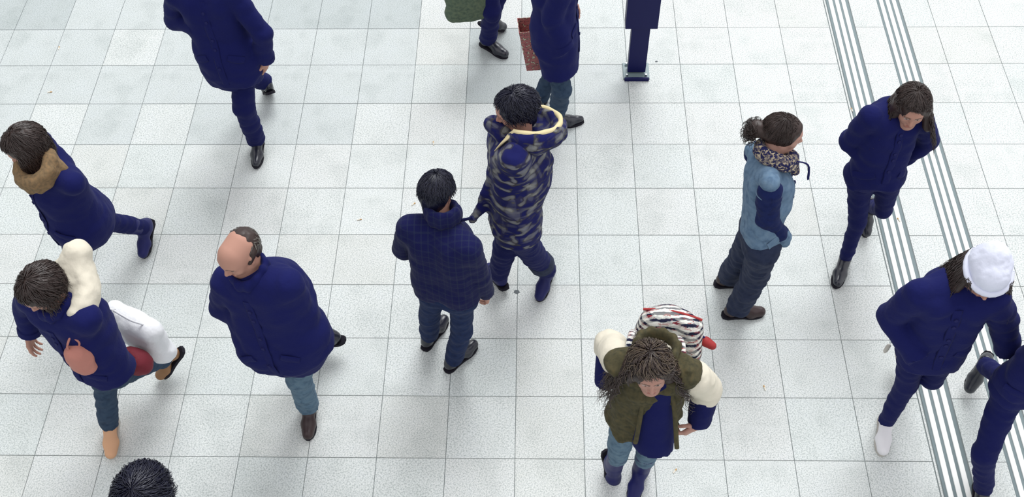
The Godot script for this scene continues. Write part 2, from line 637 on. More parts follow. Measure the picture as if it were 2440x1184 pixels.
	for g in [[-0.415, 2.515, 0.02], [0.64, 0.38, 0.011]]:
		var st := SurfaceTool.new()
		st.begin(Mesh.PRIMITIVE_TRIANGLES)
		var ring := []
		for k in 14:
			ring.append(Vector3(cos(TAU * k / 14) * g[2] * (1.0 + 0.18 * sin(k * 2.3)), 0.0003, sin(TAU * k / 14) * g[2] * 0.8))
		for k in 14:
			for p in [Vector3(0, 0.0016, 0), ring[k], ring[(k + 1) % 14]]:
				st.add_vertex(p)
		st.generate_normals()
		var o := part(numbered("chewing_gum"), st.commit(), mats["gum"], self)
		o.position = Vector3(g[0], 0, g[1])
		o.set_meta("label", "flat dark spot of trodden gum beside the shoe of the camouflage jacket man" if g[2] > 0.015 else "tiny dark fleck of gum on the tile right of the dark post")
		o.set_meta("category", "litter")

# ---------------------------------------------------------------- unseen walls added to hold back sky light from front and left
func build_sky_blockers() -> void:
	for w in [["added_wall_front", Vector3(18, 4.0, 0.3), Vector3(0, 0, 9.2), "added unseen grey wall blocking sky light on the viewer's side"], ["added_wall_left", Vector3(0.3, 6.5, 20), Vector3(-8.0, 0, -1.0), "added unseen grey wall blocking sky light on the left"]]:
		var o := part(w[0], bevel_box(w[1], 0.01), mats["blocker_grey"], self)
		o.position = w[2]
		o.set_meta("kind", "structure")
		o.set_meta("label", w[3])

const POSES := {
	"standing": {"P": Vector3(-0.773, 0.93, 3.084), "C": Vector3(-0.751, 1.251, 3.019), "N": Vector3(-0.77, 1.423, 3.015), "H": Vector3(-0.794, 1.54, 2.91), "LS": Vector3(-0.948, 1.375, 3.02), "RS": Vector3(-0.631, 1.387, 3.169), "LE": Vector3(-1.009, 1.105, 2.956), "RE": Vector3(-0.59, 1.109, 3.133), "LW": Vector3(-0.91, 0.924, 2.812), "RW": Vector3(-0.565, 0.865, 3.085), "LP": Vector3(-0.853, 0.887, 3.08), "RP": Vector3(-0.698, 0.913, 3.14), "LK": Vector3(-0.92, 0.48, 2.993), "RK": Vector3(-0.721, 0.49, 3.11), "LA": Vector3(-0.958, 0.086, 2.89), "RA": Vector3(-0.796, 0.087, 3.056), "LT": Vector3(-0.868, 0.029, 2.726), "RT": Vector3(-0.665, 0.034, 2.913)},
	"camo": {"P": Vector3(-0.406, 0.955, 2.621), "C": Vector3(-0.36, 1.257, 2.487), "N": Vector3(-0.367, 1.42, 2.423), "H": Vector3(-0.4, 1.562, 2.361), "LS": Vector3(-0.401, 1.452, 2.617), "RS": Vector3(-0.468, 1.325, 2.285), "LE": Vector3(-0.38, 1.162, 2.615), "RE": Vector3(-0.33, 1.095, 2.177), "LW": Vector3(-0.446, 0.915, 2.605), "RW": Vector3(-0.559, 0.993, 2.225), "LP": Vector3(-0.39, 0.895, 2.691), "RP": Vector3(-0.409, 0.949, 2.526), "LK": Vector3(-0.309, 0.493, 2.555), "RK": Vector3(-0.479, 0.523, 2.532), "LA": Vector3(-0.213, 0.129, 2.432), "RA": Vector3(-0.533, 0.115, 2.445), "LT": Vector3(-0.27, 0.041, 2.584), "RT": Vector3(-0.602, 0.006, 2.313)},
	"denim": {"P": Vector3(0.987, 0.93, 2.719), "C": Vector3(1.011, 1.228, 2.607), "N": Vector3(0.978, 1.384, 2.549), "H": Vector3(1.034, 1.508, 2.485), "LS": Vector3(0.921, 1.285, 2.409), "RS": Vector3(0.956, 1.404, 2.738), "LE": Vector3(1.03, 1.059, 2.296), "RE": Vector3(0.981, 1.142, 2.77), "LW": Vector3(1.148, 0.848, 2.315), "RW": Vector3(1.098, 0.943, 2.759), "LP": Vector3(0.985, 0.885, 2.636), "RP": Vector3(0.996, 0.89, 2.8), "LK": Vector3(0.976, 0.479, 2.56), "RK": Vector3(1.034, 0.488, 2.722), "LA": Vector3(0.965, 0.091, 2.45), "RA": Vector3(0.992, 0.09, 2.689), "LT": Vector3(1.145, 0.029, 2.44), "RT": Vector3(1.169, 0.027, 2.676)},
	"front": {"P": Vector3(0.255, 0.874, 3.86), "C": Vector3(0.28, 1.157, 3.749), "N": Vector3(0.291, 1.311, 3.719), "H": Vector3(0.255, 1.363, 3.85), "LS": Vector3(0.444, 1.29, 3.812), "RS": Vector3(0.121, 1.307, 3.777), "LE": Vector3(0.565, 1.054, 3.776), "RE": Vector3(0.092, 1.126, 3.58), "LW": Vector3(0.545, 0.84, 3.871), "RW": Vector3(0.074, 0.924, 3.7), "LP": Vector3(0.336, 0.857, 3.836), "RP": Vector3(0.181, 0.907, 3.832), "LK": Vector3(0.338, 0.462, 3.811), "RK": Vector3(0.17, 0.513, 3.83), "LA": Vector3(0.322, 0.077, 3.778), "RA": Vector3(0.165, 0.13, 3.807), "LT": Vector3(0.275, 0.033, 3.916), "RT": Vector3(0.178, -0.017, 3.834)},
	"bald": {"P": Vector3(-1.623, 0.921, 3.41), "C": Vector3(-1.625, 1.259, 3.322), "N": Vector3(-1.697, 1.433, 3.353), "H": Vector3(-1.733, 1.59, 3.339), "LS": Vector3(-1.515, 1.448, 3.425), "RS": Vector3(-1.854, 1.331, 3.329), "LE": Vector3(-1.493, 1.15, 3.407), "RE": Vector3(-1.959, 1.045, 3.284), "LW": Vector3(-1.548, 0.893, 3.378), "RW": Vector3(-1.764, 1.066, 3.438), "LP": Vector3(-1.533, 0.955, 3.417), "RP": Vector3(-1.706, 0.928, 3.359), "LK": Vector3(-1.629, 0.519, 3.439), "RK": Vector3(-1.788, 0.539, 3.154), "LA": Vector3(-1.659, 0.086, 3.39), "RA": Vector3(-1.581, 0.2, 2.973), "LT": Vector3(-1.65, 0.038, 3.568), "RT": Vector3(-1.736, 0.06, 2.967)},
	"topleft": {"P": Vector3(-2.325, 0.917, 1.238), "C": Vector3(-2.344, 1.251, 1.146), "N": Vector3(-2.355, 1.429, 1.131), "H": Vector3(-2.379, 1.588, 1.102), "LS": Vector3(-2.176, 1.412, 1.238), "RS": Vector3(-2.548, 1.385, 1.194), "LE": Vector3(-2.041, 1.144, 1.3), "RE": Vector3(-2.65, 1.107, 1.122), "LW": Vector3(-2.081, 0.887, 1.267), "RW": Vector3(-2.442, 1.169, 1.265), "LP": Vector3(-2.235, 0.934, 1.205), "RP": Vector3(-2.418, 0.922, 1.205), "LK": Vector3(-2.3, 0.511, 1.339), "RK": Vector3(-2.47, 0.526, 1.002), "LA": Vector3(-2.316, 0.081, 1.26), "RA": Vector3(-2.302, 0.188, 0.779), "LT": Vector3(-2.304, 0.043, 1.451), "RT": Vector3(-2.349, 0.024, 0.684)},
	"leftscarf": {"P": Vector3(-3.041, 0.821, 2.524), "C": Vector3(-3.042, 1.143, 2.546), "N": Vector3(-3.033, 1.305, 2.566), "H": Vector3(-3.089, 1.44, 2.511), "LS": Vector3(-2.86, 1.264, 2.634), "RS": Vector3(-3.095, 1.288, 2.374), "LE": Vector3(-3.015, 1.114, 2.449), "RE": Vector3(-3.229, 1.123, 2.181), "LW": Vector3(-3.11, 0.883, 2.425), "RW": Vector3(-3.329, 0.909, 2.095), "LP": Vector3(-3.005, 0.743, 2.542), "RP": Vector3(-3.08, 0.868, 2.451), "LK": Vector3(-3.251, 0.459, 2.346), "RK": Vector3(-3.011, 0.478, 2.304), "LA": Vector3(-3.413, 0.093, 2.242), "RA": Vector3(-2.926, 0.164, 2.115), "LT": Vector3(-3.486, 0.03, 2.414), "RT": Vector3(-2.941, 0.048, 2.262)},
	"lowleft": {"P": Vector3(-2.642, 0.886, 3.537), "C": Vector3(-2.637, 1.201, 3.466), "N": Vector3(-2.659, 1.361, 3.496), "H": Vector3(-2.688, 1.511, 3.498), "LS": Vector3(-2.508, 1.367, 3.575), "RS": Vector3(-2.834, 1.325, 3.429), "LE": Vector3(-2.599, 1.11, 3.494), "RE": Vector3(-2.988, 1.113, 3.32), "LW": Vector3(-2.703, 0.892, 3.43), "RW": Vector3(-3.047, 0.874, 3.368), "LP": Vector3(-2.554, 0.877, 3.562), "RP": Vector3(-2.679, 0.902, 3.448), "LK": Vector3(-2.671, 0.497, 3.421), "RK": Vector3(-2.754, 0.487, 3.441), "LA": Vector3(-2.547, 0.222, 3.14), "RA": Vector3(-2.84, 0.09, 3.526), "LT": Vector3(-2.626, 0.049, 3.184), "RT": Vector3(-2.809, 0.03, 3.705)},
	"rightwoman": {"P": Vector3(1.732, 0.905, 2.241), "C": Vector3(1.7, 1.205, 2.148), "N": Vector3(1.723, 1.364, 2.118), "H": Vector3(1.789, 1.438, 2.231), "LS": Vector3(1.887, 1.322, 2.194), "RS": Vector3(1.583, 1.376, 2.242), "LE": Vector3(2.01, 1.081, 2.155), "RE": Vector3(1.548, 1.109, 2.18), "LW": Vector3(1.893, 0.873, 2.14), "RW": Vector3(1.707, 0.939, 2.245), "LP": Vector3(1.82, 0.897, 2.244), "RP": Vector3(1.654, 0.87, 2.23), "LK": Vector3(1.896, 0.496, 2.214), "RK": Vector3(1.732, 0.471, 2.28), "LA": Vector3(1.929, 0.2, 1.95), "RA": Vector3(1.748, 0.072, 2.292), "LT": Vector3(1.93, 0.06, 2.079), "RT": Vector3(1.68, 0.043, 2.448)},
	"cap": {"P": Vector3(1.806, 0.943, 3.425), "C": Vector3(1.775, 1.267, 3.366), "N": Vector3(1.769, 1.438, 3.36), "H": Vector3(1.862, 1.55, 3.423), "LS": Vector3(1.934, 1.415, 3.466), "RS": Vector3(1.589, 1.4, 3.437), "LE": Vector3(2.078, 1.162, 3.443), "RE": Vector3(1.542, 1.118, 3.392), "LW": Vector3(2.179, 0.93, 3.479), "RW": Vector3(1.679, 0.991, 3.567), "LP": Vector3(1.896, 0.935, 3.428), "RP": Vector3(1.717, 0.928, 3.418), "LK": Vector3(1.931, 0.506, 3.417), "RK": Vector3(1.782, 0.504, 3.452), "LA": Vector3(1.943, 0.2, 3.13), "RA": Vector3(1.786, 0.084, 3.471), "LT": Vector3(1.953, 0.06, 3.273), "RT": Vector3(1.744, 0.036, 3.643)},
	"edge": {"P": Vector3(2.237, 0.958, 3.657), "C": Vector3(2.301, 1.293, 3.666), "N": Vector3(2.329, 1.465, 3.689), "H": Vector3(2.348, 1.621, 3.726), "LS": Vector3(2.487, 1.39, 3.795), "RS": Vector3(2.128, 1.456, 3.732), "LE": Vector3(2.656, 1.152, 3.733), "RE": Vector3(2.149, 1.165, 3.668), "LW": Vector3(2.61, 0.915, 3.837), "RW": Vector3(2.124, 0.916, 3.749), "LP": Vector3(2.334, 0.934, 3.664), "RP": Vector3(2.157, 0.904, 3.674), "LK": Vector3(2.391, 0.527, 3.49), "RK": Vector3(2.105, 0.51, 3.878), "LA": Vector3(2.378, 0.228, 3.172), "RA": Vector3(2.243, 0.097, 3.897), "LT": Vector3(2.312, 0.059, 3.269), "RT": Vector3(2.192, 0.031, 4.086)},
	"longcoat": {"P": Vector3(-0.177, 0.94, 1.001), "C": Vector3(-0.19, 1.268, 0.964), "N": Vector3(-0.178, 1.438, 0.948), "H": Vector3(-0.142, 1.589, 0.936), "LS": Vector3(-0.087, 1.381, 0.78), "RS": Vector3(-0.119, 1.418, 1.137), "LE": Vector3(-0.167, 1.122, 0.678), "RE": Vector3(-0.185, 1.136, 1.15), "LW": Vector3(-0.068, 0.888, 0.691), "RW": Vector3(-0.114, 0.891, 1.168), "LP": Vector3(-0.159, 0.936, 0.911), "RP": Vector3(-0.172, 0.913, 1.088), "LK": Vector3(-0.106, 0.518, 0.825), "RK": Vector3(-0.115, 0.494, 1.168), "LA": Vector3(-0.268, 0.14, 0.91), "RA": Vector3(-0.144, 0.091, 1.052), "LT": Vector3(-0.229, 0.04, 0.742), "RT": Vector3(0.042, 0.03, 1.012)},
	"topbag": {"P": Vector3(-0.627, 0.94, 0.114), "C": Vector3(-0.666, 1.265, 0.07), "N": Vector3(-0.668, 1.436, 0.059), "H": Vector3(-0.636, 1.588, 0.069), "LS": Vector3(-0.509, 1.396, -0.056), "RS": Vector3(-0.691, 1.415, 0.256), "LE": Vector3(-0.55, 1.128, -0.157), "RE": Vector3(-0.768, 1.135, 0.249), "LW": Vector3(-0.47, 0.889, -0.119), "RW": Vector3(-0.712, 0.891, 0.296), "LP": Vector3(-0.581, 0.954, 0.035), "RP": Vector3(-0.654, 0.878, 0.179), "LK": Vector3(-0.51, 0.546, -0.08), "RK": Vector3(-0.621, 0.485, 0.359), "LA": Vector3(-0.639, 0.176, 0.067), "RA": Vector3(-0.667, 0.089, 0.221), "LT": Vector3(-0.542, 0.023, 0.009), "RT": Vector3(-0.522, 0.033, 0.337)},
	"bottom": {"P": Vector3(-1.884, 0.961, 4.8), "C": Vector3(-1.895, 1.28, 4.717), "N": Vector3(-1.9, 1.449, 4.688), "H": Vector3(-1.929, 1.568, 4.587), "LS": Vector3(-1.713, 1.428, 4.758), "RS": Vector3(-2.071, 1.425, 4.791), "LE": Vector3(-1.662, 1.142, 4.77), "RE": Vector3(-2.105, 1.137, 4.807), "LW": Vector3(-1.637, 0.897, 4.837), "RW": Vector3(-2.112, 0.893, 4.883), "LP": Vector3(-1.795, 0.939, 4.797), "RP": Vector3(-1.973, 0.939, 4.812), "LK": Vector3(-1.777, 0.51, 4.824), "RK": Vector3(-1.976, 0.51, 4.842), "LA": Vector3(-1.778, 0.09, 4.808), "RA": Vector3(-1.977, 0.09, 4.825), "LT": Vector3(-1.742, 0.03, 4.995), "RT": Vector3(-1.981, 0.03, 5.016)},
}

# ---------------------------------------------------------------- people
# A pose names its joints: P pelvis, C chest, N neck base, H head centre; L/R + S shoulder, E elbow, W wrist, P hip, K knee, A ankle, T toe.
class Figure:
	var node: Node3D
	var skin: MeshInstance3D
	var j := {}
	var up: Vector3
	var right: Vector3
	var fwd: Vector3
	var head: Transform3D      # x to the person's left, y up, z out of the face
	var s := 1.0
	var skin_fields: Array = []

func figure(pose: String, label: String, face_az: float, face_pitch: float, face_roll := 0.0, s := 1.0) -> Figure:
	var f := Figure.new()
	var J: Dictionary = POSES[pose]
	var base := Vector3(J["P"].x, 0, J["P"].z)
	f.node = thing("person", label, "person", base)
	for k in J:
		f.j[k] = J[k] - base
	f.s = s
	f.up = (f.j["N"] - f.j["P"]).normalized()
	f.right = f.j["RS"] - f.j["LS"]
	f.right = (f.right - f.up * f.right.dot(f.up)).normalized()
	f.fwd = f.up.cross(f.right)
	# azimuth 0 looks away from the gallery, 90 to the right, 180 towards it
	var b := Basis(Vector3.UP, deg_to_rad(180.0 - face_az)) * Basis(Vector3.RIGHT, deg_to_rad(face_pitch)) * Basis(Vector3.BACK, deg_to_rad(face_roll))
	f.head = Transform3D(b.scaled(Vector3.ONE * s), f.j["H"])
	f.skin = part("body", null, mats["skin"], f.node)
	return f

func fold_noise(F: Field, amp: float, freq: float, seed_n: int, stretch := Vector3.ONE) -> void:
	var n := FastNoiseLite.new()
	n.noise_type = FastNoiseLite.TYPE_SIMPLEX_SMOOTH
	n.frequency = freq
	n.seed = seed_n
	n.fractal_octaves = 2
	if amp > 0.0055 and freq < 9.5:
		n.fractal_type = FastNoiseLite.FRACTAL_RIDGED
		n.frequency = freq * 0.55
		amp *= 1.15
	F.noise = n
	F.amp = amp
	F.nscale = stretch

const SKIN := Color(0.47, 0.25, 0.185)

func body_mesh(f: Figure, hands := [true, true], curls := [0.45, 0.45], skin_col := SKIN, aim := [Vector3.ZERO, Vector3.ZERO]) -> void:
	# torso, arms and legs under the clothes, coarse; head and hands fine; all in one mesh
	var j := f.j
	var s := f.s
	var B := Field.new()
	B.cap(j["N"] - f.up * 0.12, j["P"], 0.06 * s, 0.08 * s, 0.05)
	for q in ["L", "R"]:
		var sd: float = 1.0 if q == "R" else -1.0
		B.cap(j[q + "S"] - f.right * sd * 0.09 - f.up * 0.06, j[q + "P"], 0.055 * s, 0.075 * s, 0.05)
		B.cap(j[q + "S"], j[q + "E"], 0.036 * s, 0.033 * s, 0.02)
		B.cap(j[q + "E"], j[q + "W"] if hands[0 if q == "L" else 1] else j[q + "E"].lerp(j[q + "W"], 0.75), 0.033 * s, 0.026 * s, 0.02)
		B.cap(j["N"] - f.up * 0.05, j[q + "S"], 0.034 * s, 0.036 * s, 0.03)
		B.cap(j[q + "P"], j[q + "K"], 0.062 * s, 0.045 * s, 0.04)
		B.cap(j[q + "K"], j[q + "A"], 0.044 * s, 0.033 * s, 0.03)
	var shade := func(_p: Vector3) -> Color: return skin_col
	f.skin_fields.append([B, 0.022, shade])
	f.skin_fields.append([head_field(f), 0.0055, face_shade(f, skin_col)])
	for k in 2:
		if hands[k]:
			var q: String = ["L", "R"][k]
			var H := Field.new()
			var d: Vector3 = (j[q + "W"] - j[q + "E"]).normalized()
			if aim[k] != Vector3.ZERO:
				d = aim[k].normalized()
			var n: Vector3 = (f.right * (1.0 if q == "L" else -1.0) + f.fwd * -0.25)
			hand_field(H, j[q + "W"], d, n, curls[k], s, q == "R")
			f.skin_fields.append([H, 0.0042, shade])
	mesh_later(f.skin, f.skin_fields)

func head_field(f: Figure) -> Field:
	var F := Field.new()
	var T := f.head
	var s := f.s
	var c := func(p: Array, q: Array, r0: float, r1: float, k: float, n := Vector3.ZERO, fl := 1.0) -> void:
		F.cap(T * Vector3(p[0], p[1], p[2]), T * Vector3(q[0], q[1], q[2]), r0 * s, r1 * s, k * s, (T.basis * n).normalized(), fl)
	c.call([0, 0.034, -0.034], [0, 0.038, 0.026], 0.077, 0.07, 0.02)
	c.call([0, 0.0, 0.03], [0, -0.068, 0.044], 0.064, 0.042, 0.03)
	c.call([0, -0.098, 0.06], [0, -0.096, 0.064], 0.021, 0.02, 0.03)
	for e in [-1, 1]:
		c.call([e * 0.05, -0.045, 0.006], [e * 0.02, -0.094, 0.052], 0.024, 0.018, 0.03)
		c.call([e * 0.04, -0.018, 0.062], [e * 0.036, -0.03, 0.06], 0.022, 0.02, 0.025)
		c.call([e * 0.042, 0.03, 0.075], [e * 0.012, 0.026, 0.088], 0.011, 0.011, 0.02)
	for e in [-1, 1]:
		F.sub(T * Vector3(e * 0.031, 0.007, 0.1), T * Vector3(e * 0.034, 0.006, 0.1), 0.013 * s, 0.012 * s, 0.012 * s)
		c.call([e * 0.031, 0.007, 0.08], [e * 0.031, 0.0065, 0.08], 0.0115, 0.0115, 0.003)
		# the ear: a flattened rim with a hollow
		c.call([e * 0.077, 0.016, -0.014], [e * 0.069, -0.028, -0.002], 0.019, 0.012, 0.006, Vector3.RIGHT, 2.1)
		F.sub(T * Vector3(e * 0.088, 0.008, -0.01), T * Vector3(e * 0.082, -0.012, -0.006), 0.009 * s, 0.007 * s, 0.004 * s)
	c.call([0, 0.014, 0.089], [0, -0.026, 0.11], 0.008, 0.0105, 0.014)
	for e in [-1, 1]:
		c.call([e * 0.011, -0.029, 0.098], [e * 0.012, -0.03, 0.096], 0.008, 0.008, 0.008)
	c.call([-0.02, -0.056, 0.084], [0.02, -0.056, 0.084], 0.0075, 0.0075, 0.008)
	c.call([-0.016, -0.067, 0.083], [0.016, -0.067, 0.083], 0.008, 0.008, 0.008)
	F.cap(T * Vector3(0, -0.05, -0.022), f.j["N"] - f.up * 0.03, 0.058 * s, 0.062 * s, 0.03)
	return F

func face_shade(f: Figure, skin_col: Color) -> Variant:
	var inv := f.head.affine_inverse()
	return func(p: Vector3) -> Color:
		var q := inv * p
		if q.z > 0.06:
			for e in [-1.0, 1.0]:
				var d := Vector2(q.x - e * 0.031, q.y - 0.007)
				if d.length() < 0.0055 and q.z > 0.088: return Color(0.05, 0.035, 0.03)
				if absf(d.x) < 0.013 and absf(d.y) < 0.0045 and q.z > 0.083: return Color(0.4, 0.34, 0.31)
				if absf(q.x - e * 0.031) < 0.02 and absf(q.y - 0.0275 + absf(q.x - e * 0.028) * 0.12) < 0.0048: return skin_col * 0.3
			if absf(q.x) < 0.025 - absf(q.y + 0.061) * 0.8 and absf(q.y + 0.061) < 0.0115: return Color(skin_col.r * 0.8, skin_col.g * 0.6, skin_col.b * 0.6)
		return skin_col

func hand_field(F: Field, w: Vector3, d: Vector3, n0: Vector3, curl: float, s: float, is_right: bool) -> void:
	# d from the wrist to the knuckles, n out of the palm; the fingers bend towards n
	var n := (n0 - d * n0.dot(d)).normalized()
	var t := d.cross(n) * (1.0 if is_right else -1.0)   # towards the thumb
	F.cap(w - d * 0.03, w + d * 0.02, 0.026 * s, 0.026 * s, 0.02, n, 1.3)
	F.cap(w + d * 0.012 + t * 0.014, w + d * 0.082 + t * 0.024, 0.017 * s, 0.014 * s, 0.015)
	F.cap(w + d * 0.012 - t * 0.014, w + d * 0.076 - t * 0.026, 0.017 * s, 0.013 * s, 0.015)
	F.cap(w + d * 0.02, w + d * 0.082, 0.017 * s, 0.014 * s, 0.015)
	var lens := [0.07, 0.08, 0.074, 0.056]
	for i in 4:
		var p: Vector3 = w + (d * (0.088 - (0.008 if i == 3 else 0.0)) + t * (0.03 - i * 0.02)) * s
		var dir := (d + t * (0.12 - i * 0.08)).normalized()
		var r := (0.0088 - (0.0012 if i == 3 else 0.0)) * s
		var ax := dir.cross(n).normalized()
		for g in 3:
			dir = dir.rotated(ax, curl * [0.7, 1.1, 0.8][g] + i * 0.05)
			var q: Vector3 = p + dir * lens[i] * [0.45, 0.31, 0.24][g] * s
			F.cap(p, q, r, r * 0.9, 0.004)
			p = q
			r *= 0.92
	var a: Vector3 = w + d * 0.022 + t * 0.024
	var b: Vector3 = a + (d * 0.7 + t * 0.62 + n * 0.35).normalized() * 0.042 * s
	var c: Vector3 = b + (d * 0.95 + t * 0.15 + n * 0.45).normalized() * 0.032 * s
	var e: Vector3 = c + (d * 0.95 - t * 0.1 + n * 0.5).normalized() * 0.024 * s
	F.cap(a, b, 0.0145 * s, 0.0115 * s, 0.012)
	F.cap(b, c, 0.011 * s, 0.0098 * s, 0.005)
	F.cap(c, e, 0.0098 * s, 0.0085 * s, 0.004)

# ---- clothes
func torso_cloth(f: Figure, F: Field, t: float, drop: float, wide := 0.0, inset := 0.088) -> void:
	# chest, back and waist down to a hem that lies drop below the hips
	var j := f.j
	var s := f.s
	var dn: Vector3 = -f.up
	var a: Vector3 = f.right * 0.07 * s
	for q in ["L", "R"]:
		var sd: float = 1.0 if q == "R" else -1.0
		F.flat(j[q + "S"] - f.right * sd * inset * s + dn * 0.06, j[q + "P"] + dn * drop - f.right * sd * (0.02 - wide), (0.07 + t) * s, (0.085 + t) * s, 0.08)
		F.cap(j["N"] + dn * 0.05, j[q + "S"], (0.055 + t) * s, (0.05 + t * 0.9) * s, 0.05)
	F.cap(j["C"] + f.fwd * 0.03, j["C"] - f.up * 0.1 + f.fwd * 0.03, (0.085 + t) * s, (0.085 + t) * s, 0.09)
	F.cap(j["C"] - f.fwd * 0.03, j["C"] - f.up * 0.06 - f.fwd * 0.02, (0.088 + t) * s, (0.085 + t) * s, 0.09)
	F.flat(j["C"] - f.up * 0.08, j["P"] + dn * drop, (0.09 + t) * s, (0.1 + t) * s, 0.09)

func sleeves(f: Figure, F: Field, t: float, end := [0.96, 0.96], r_mul := 1.0) -> void:
	var j := f.j
	var s := f.s
	for k in 2:
		var q: String = ["L", "R"][k]
		F.cap(j[q + "S"], j[q + "E"], (0.05 + t) * s * r_mul, (0.042 + t) * s * r_mul, 0.014)
		F.flat(j[q + "E"], j[q + "E"].lerp(j[q + "W"], end[k]), (0.043 + t) * s * r_mul, (0.034 + t) * s * r_mul, 0.02)

func collar(f: Figure, F: Field, r: float, h: float) -> void:
	# a standing collar: a ring round the neck
	var c: Vector3 = f.j["N"] + f.up * 0.0 + f.fwd * 0.012
	var prev := Vector3.ZERO
	for k in 11:
		var an := TAU * k / 10.0
		var p: Vector3 = c + (f.right * cos(an) + f.fwd * sin(an)) * r + f.up * (h - 0.03 * maxf(sin(an), 0.0))
		if k > 0:
			F.cap(prev, p, 0.018, 0.018, 0.02, f.up, 0.55)
		prev = p

func skirt(f: Figure, F: Field, len_down: float, r0: float, r1: float) -> void:
	# the lower part of a long coat, following both thighs
	var j := f.j
	for q in ["L", "R"]:
		var k: Vector3 = j[q + "P"] + (j[q + "K"] - j[q + "P"]).normalized() * len_down
		F.flat(j[q + "P"], k, r0, r1, 0.12)
	var m: Vector3 = j["P"] + ((j["LK"] + j["RK"]) * 0.5 - j["P"]).normalized() * len_down
	F.flat(j["P"], m, r0 + 0.02, r1 + 0.02, 0.12)

func trousers(f: Figure, col: String, thigh := 0.088, knee := 0.066, hem := 0.06, seed_n := 1, amp := 0.006, to := [1.0, 1.0]) -> MeshInstance3D:
	var F := Field.new()
	var j := f.j
	var s := f.s
	F.cap(j["LP"], j["RP"], 0.1 * s, 0.1 * s, 0.05)
	F.cap(j["P"] + f.up * 0.06, j["P"], 0.1 * s, 0.11 * s, 0.06)
	for k in 2:
		var q: String = ["L", "R"][k]
		F.cap(j[q + "P"], j[q + "K"], thigh * s, knee * s, 0.05)
		F.flat(j[q + "K"], j[q + "K"].lerp(j[q + "A"], to[k]), knee * s, hem * s, 0.02)
	fold_noise(F, amp, 8.0, seed_n, Vector3(1.0, 2.2, 1.0))
	var o := part("trousers", null, mats[col], f.node)
	mesh_later(o, [[F, 0.0125]])
	return o

func foot_frame(f: Figure, q: String) -> Transform3D:
	# x to the side, y out of the instep, z to the toes; origin at the ankle
	var d: Vector3 = f.j[q + "T"] - f.j[q + "A"]
	var side := d.cross(Vector3.UP).normalized()
	d = d.normalized().rotated(side, 0.306)
	var up := side.cross(d).normalized()
	return Transform3D(Basis(up.cross(d), up, d), f.j[q + "A"])

func shoe(f: Figure, q: String, col: String, sole := "sole_dark", boot_h := 0.0, pointed := 0.0) -> MeshInstance3D:
	var T := foot_frame(f, q)
	var F := Field.new()
	var c := func(p: Vector3, r: Vector3, r0: float, r1: float, k: float) -> void:
		F.cap(T * p, T * r, r0, r1, k)
	c.call(Vector3(0, -0.035, -0.045), Vector3(0, -0.045, -0.03), 0.034, 0.037, 0.03)
	c.call(Vector3(0, 0.0, -0.02), Vector3(0, -0.045, 0.09), 0.041, 0.036, 0.03)
	c.call(Vector3(0.012, -0.058, 0.1), Vector3(0.004, -0.06, 0.165 + pointed * 0.03), 0.033, 0.027 - pointed * 0.006, 0.03)
	c.call(Vector3(-0.012, -0.058, 0.1), Vector3(-0.002, -0.06, 0.16), 0.033, 0.027 - pointed * 0.006, 0.03)
	if boot_h > 0.0:
		F.flat(f.j[q + "A"] - T.basis.y * 0.02, f.j[q + "A"] + (f.j[q + "K"] - f.j[q + "A"]).normalized() * boot_h, 0.047, 0.06, 0.03)
	else:
		# the opening the ankle goes into
		F.sub(T * Vector3(0, 0.05, -0.018), T * Vector3(0, 0.02, -0.018), 0.033, 0.03, 0.008)
	F.cut(T * Vector3(0, -0.079, 0), -T.basis.y)
	var o := part("boot" if boot_h > 0.0 else "shoe", null, mats[col], f.node)
	mesh_later(o, [[F, 0.007]])
	# the sole: an outline lofted to a slab
	var st := SurfaceTool.new()
	st.begin(Mesh.PRIMITIVE_TRIANGLES)
	st.set_smooth_group(-1)
	var ring := []
	var outline := [[0.0, -0.088], [0.026, -0.08], [0.037, -0.05], [0.034, 0.0], [0.036, 0.05], [0.045, 0.1], [0.043, 0.14], [0.03, 0.175 + pointed * 0.015], [0.008, 0.194 + pointed * 0.025], [-0.012, 0.192 + pointed * 0.025], [-0.032, 0.172 + pointed * 0.015], [-0.043, 0.138], [-0.045, 0.1], [-0.036, 0.05], [-0.034, 0.0], [-0.037, -0.05], [-0.026, -0.08]]
	for o2 in outline:
		ring.append([T * Vector3(o2[0], -0.09, o2[1]), T * Vector3(o2[0] * 0.98, -0.071, o2[1] * 0.99)])
	var cb := T * Vector3(0, -0.09, 0.04)
	var ct := T * Vector3(0, -0.071, 0.04)
	for k in ring.size():
		var k2 := (k + 1) % ring.size()
		for p in [ring[k][0], ring[k2][1], ring[k][1], ring[k][0], ring[k2][0], ring[k2][1], cb, ring[k2][0], ring[k][0], ct, ring[k][1], ring[k2][1]]:
			st.add_vertex(p)
	st.generate_normals()
	part("sole", st.commit(), mats[sole], o)
	return o

# ---- hair
func hair_cap(f: Figure, F: Field, grow := 0.012, back_low := -0.06, fringe := 0.055) -> void:
	var T := f.head
	var s := f.s
	F.cap(T * Vector3(0, 0.036, -0.036), T * Vector3(0, 0.042, 0.026 - grow * 0.8), (0.078 + grow) * s, (0.07 + grow) * s, 0.02)
	F.cap(T * Vector3(0, 0.0, -0.05), T * Vector3(0, back_low, -0.045), (0.066 + grow * 0.7) * s, (0.05 + grow * 0.4) * s, 0.03)
	for e in [-1, 1]:
		F.cap(T * Vector3(e * 0.06, 0.03, 0.02), T * Vector3(e * 0.066, -0.012, 0.012), (0.018 + grow) * s, 0.012 * s, 0.02)
	F.sub(T * Vector3(0, -0.01, 0.135), T * Vector3(0, -0.12, 0.135), 0.082 * s, 0.09 * s, 0.012)
	F.sub(T * Vector3(0, fringe - 0.03, 0.128), T * Vector3(0, fringe - 0.1, 0.128), 0.062 * s, 0.075 * s, 0.012)

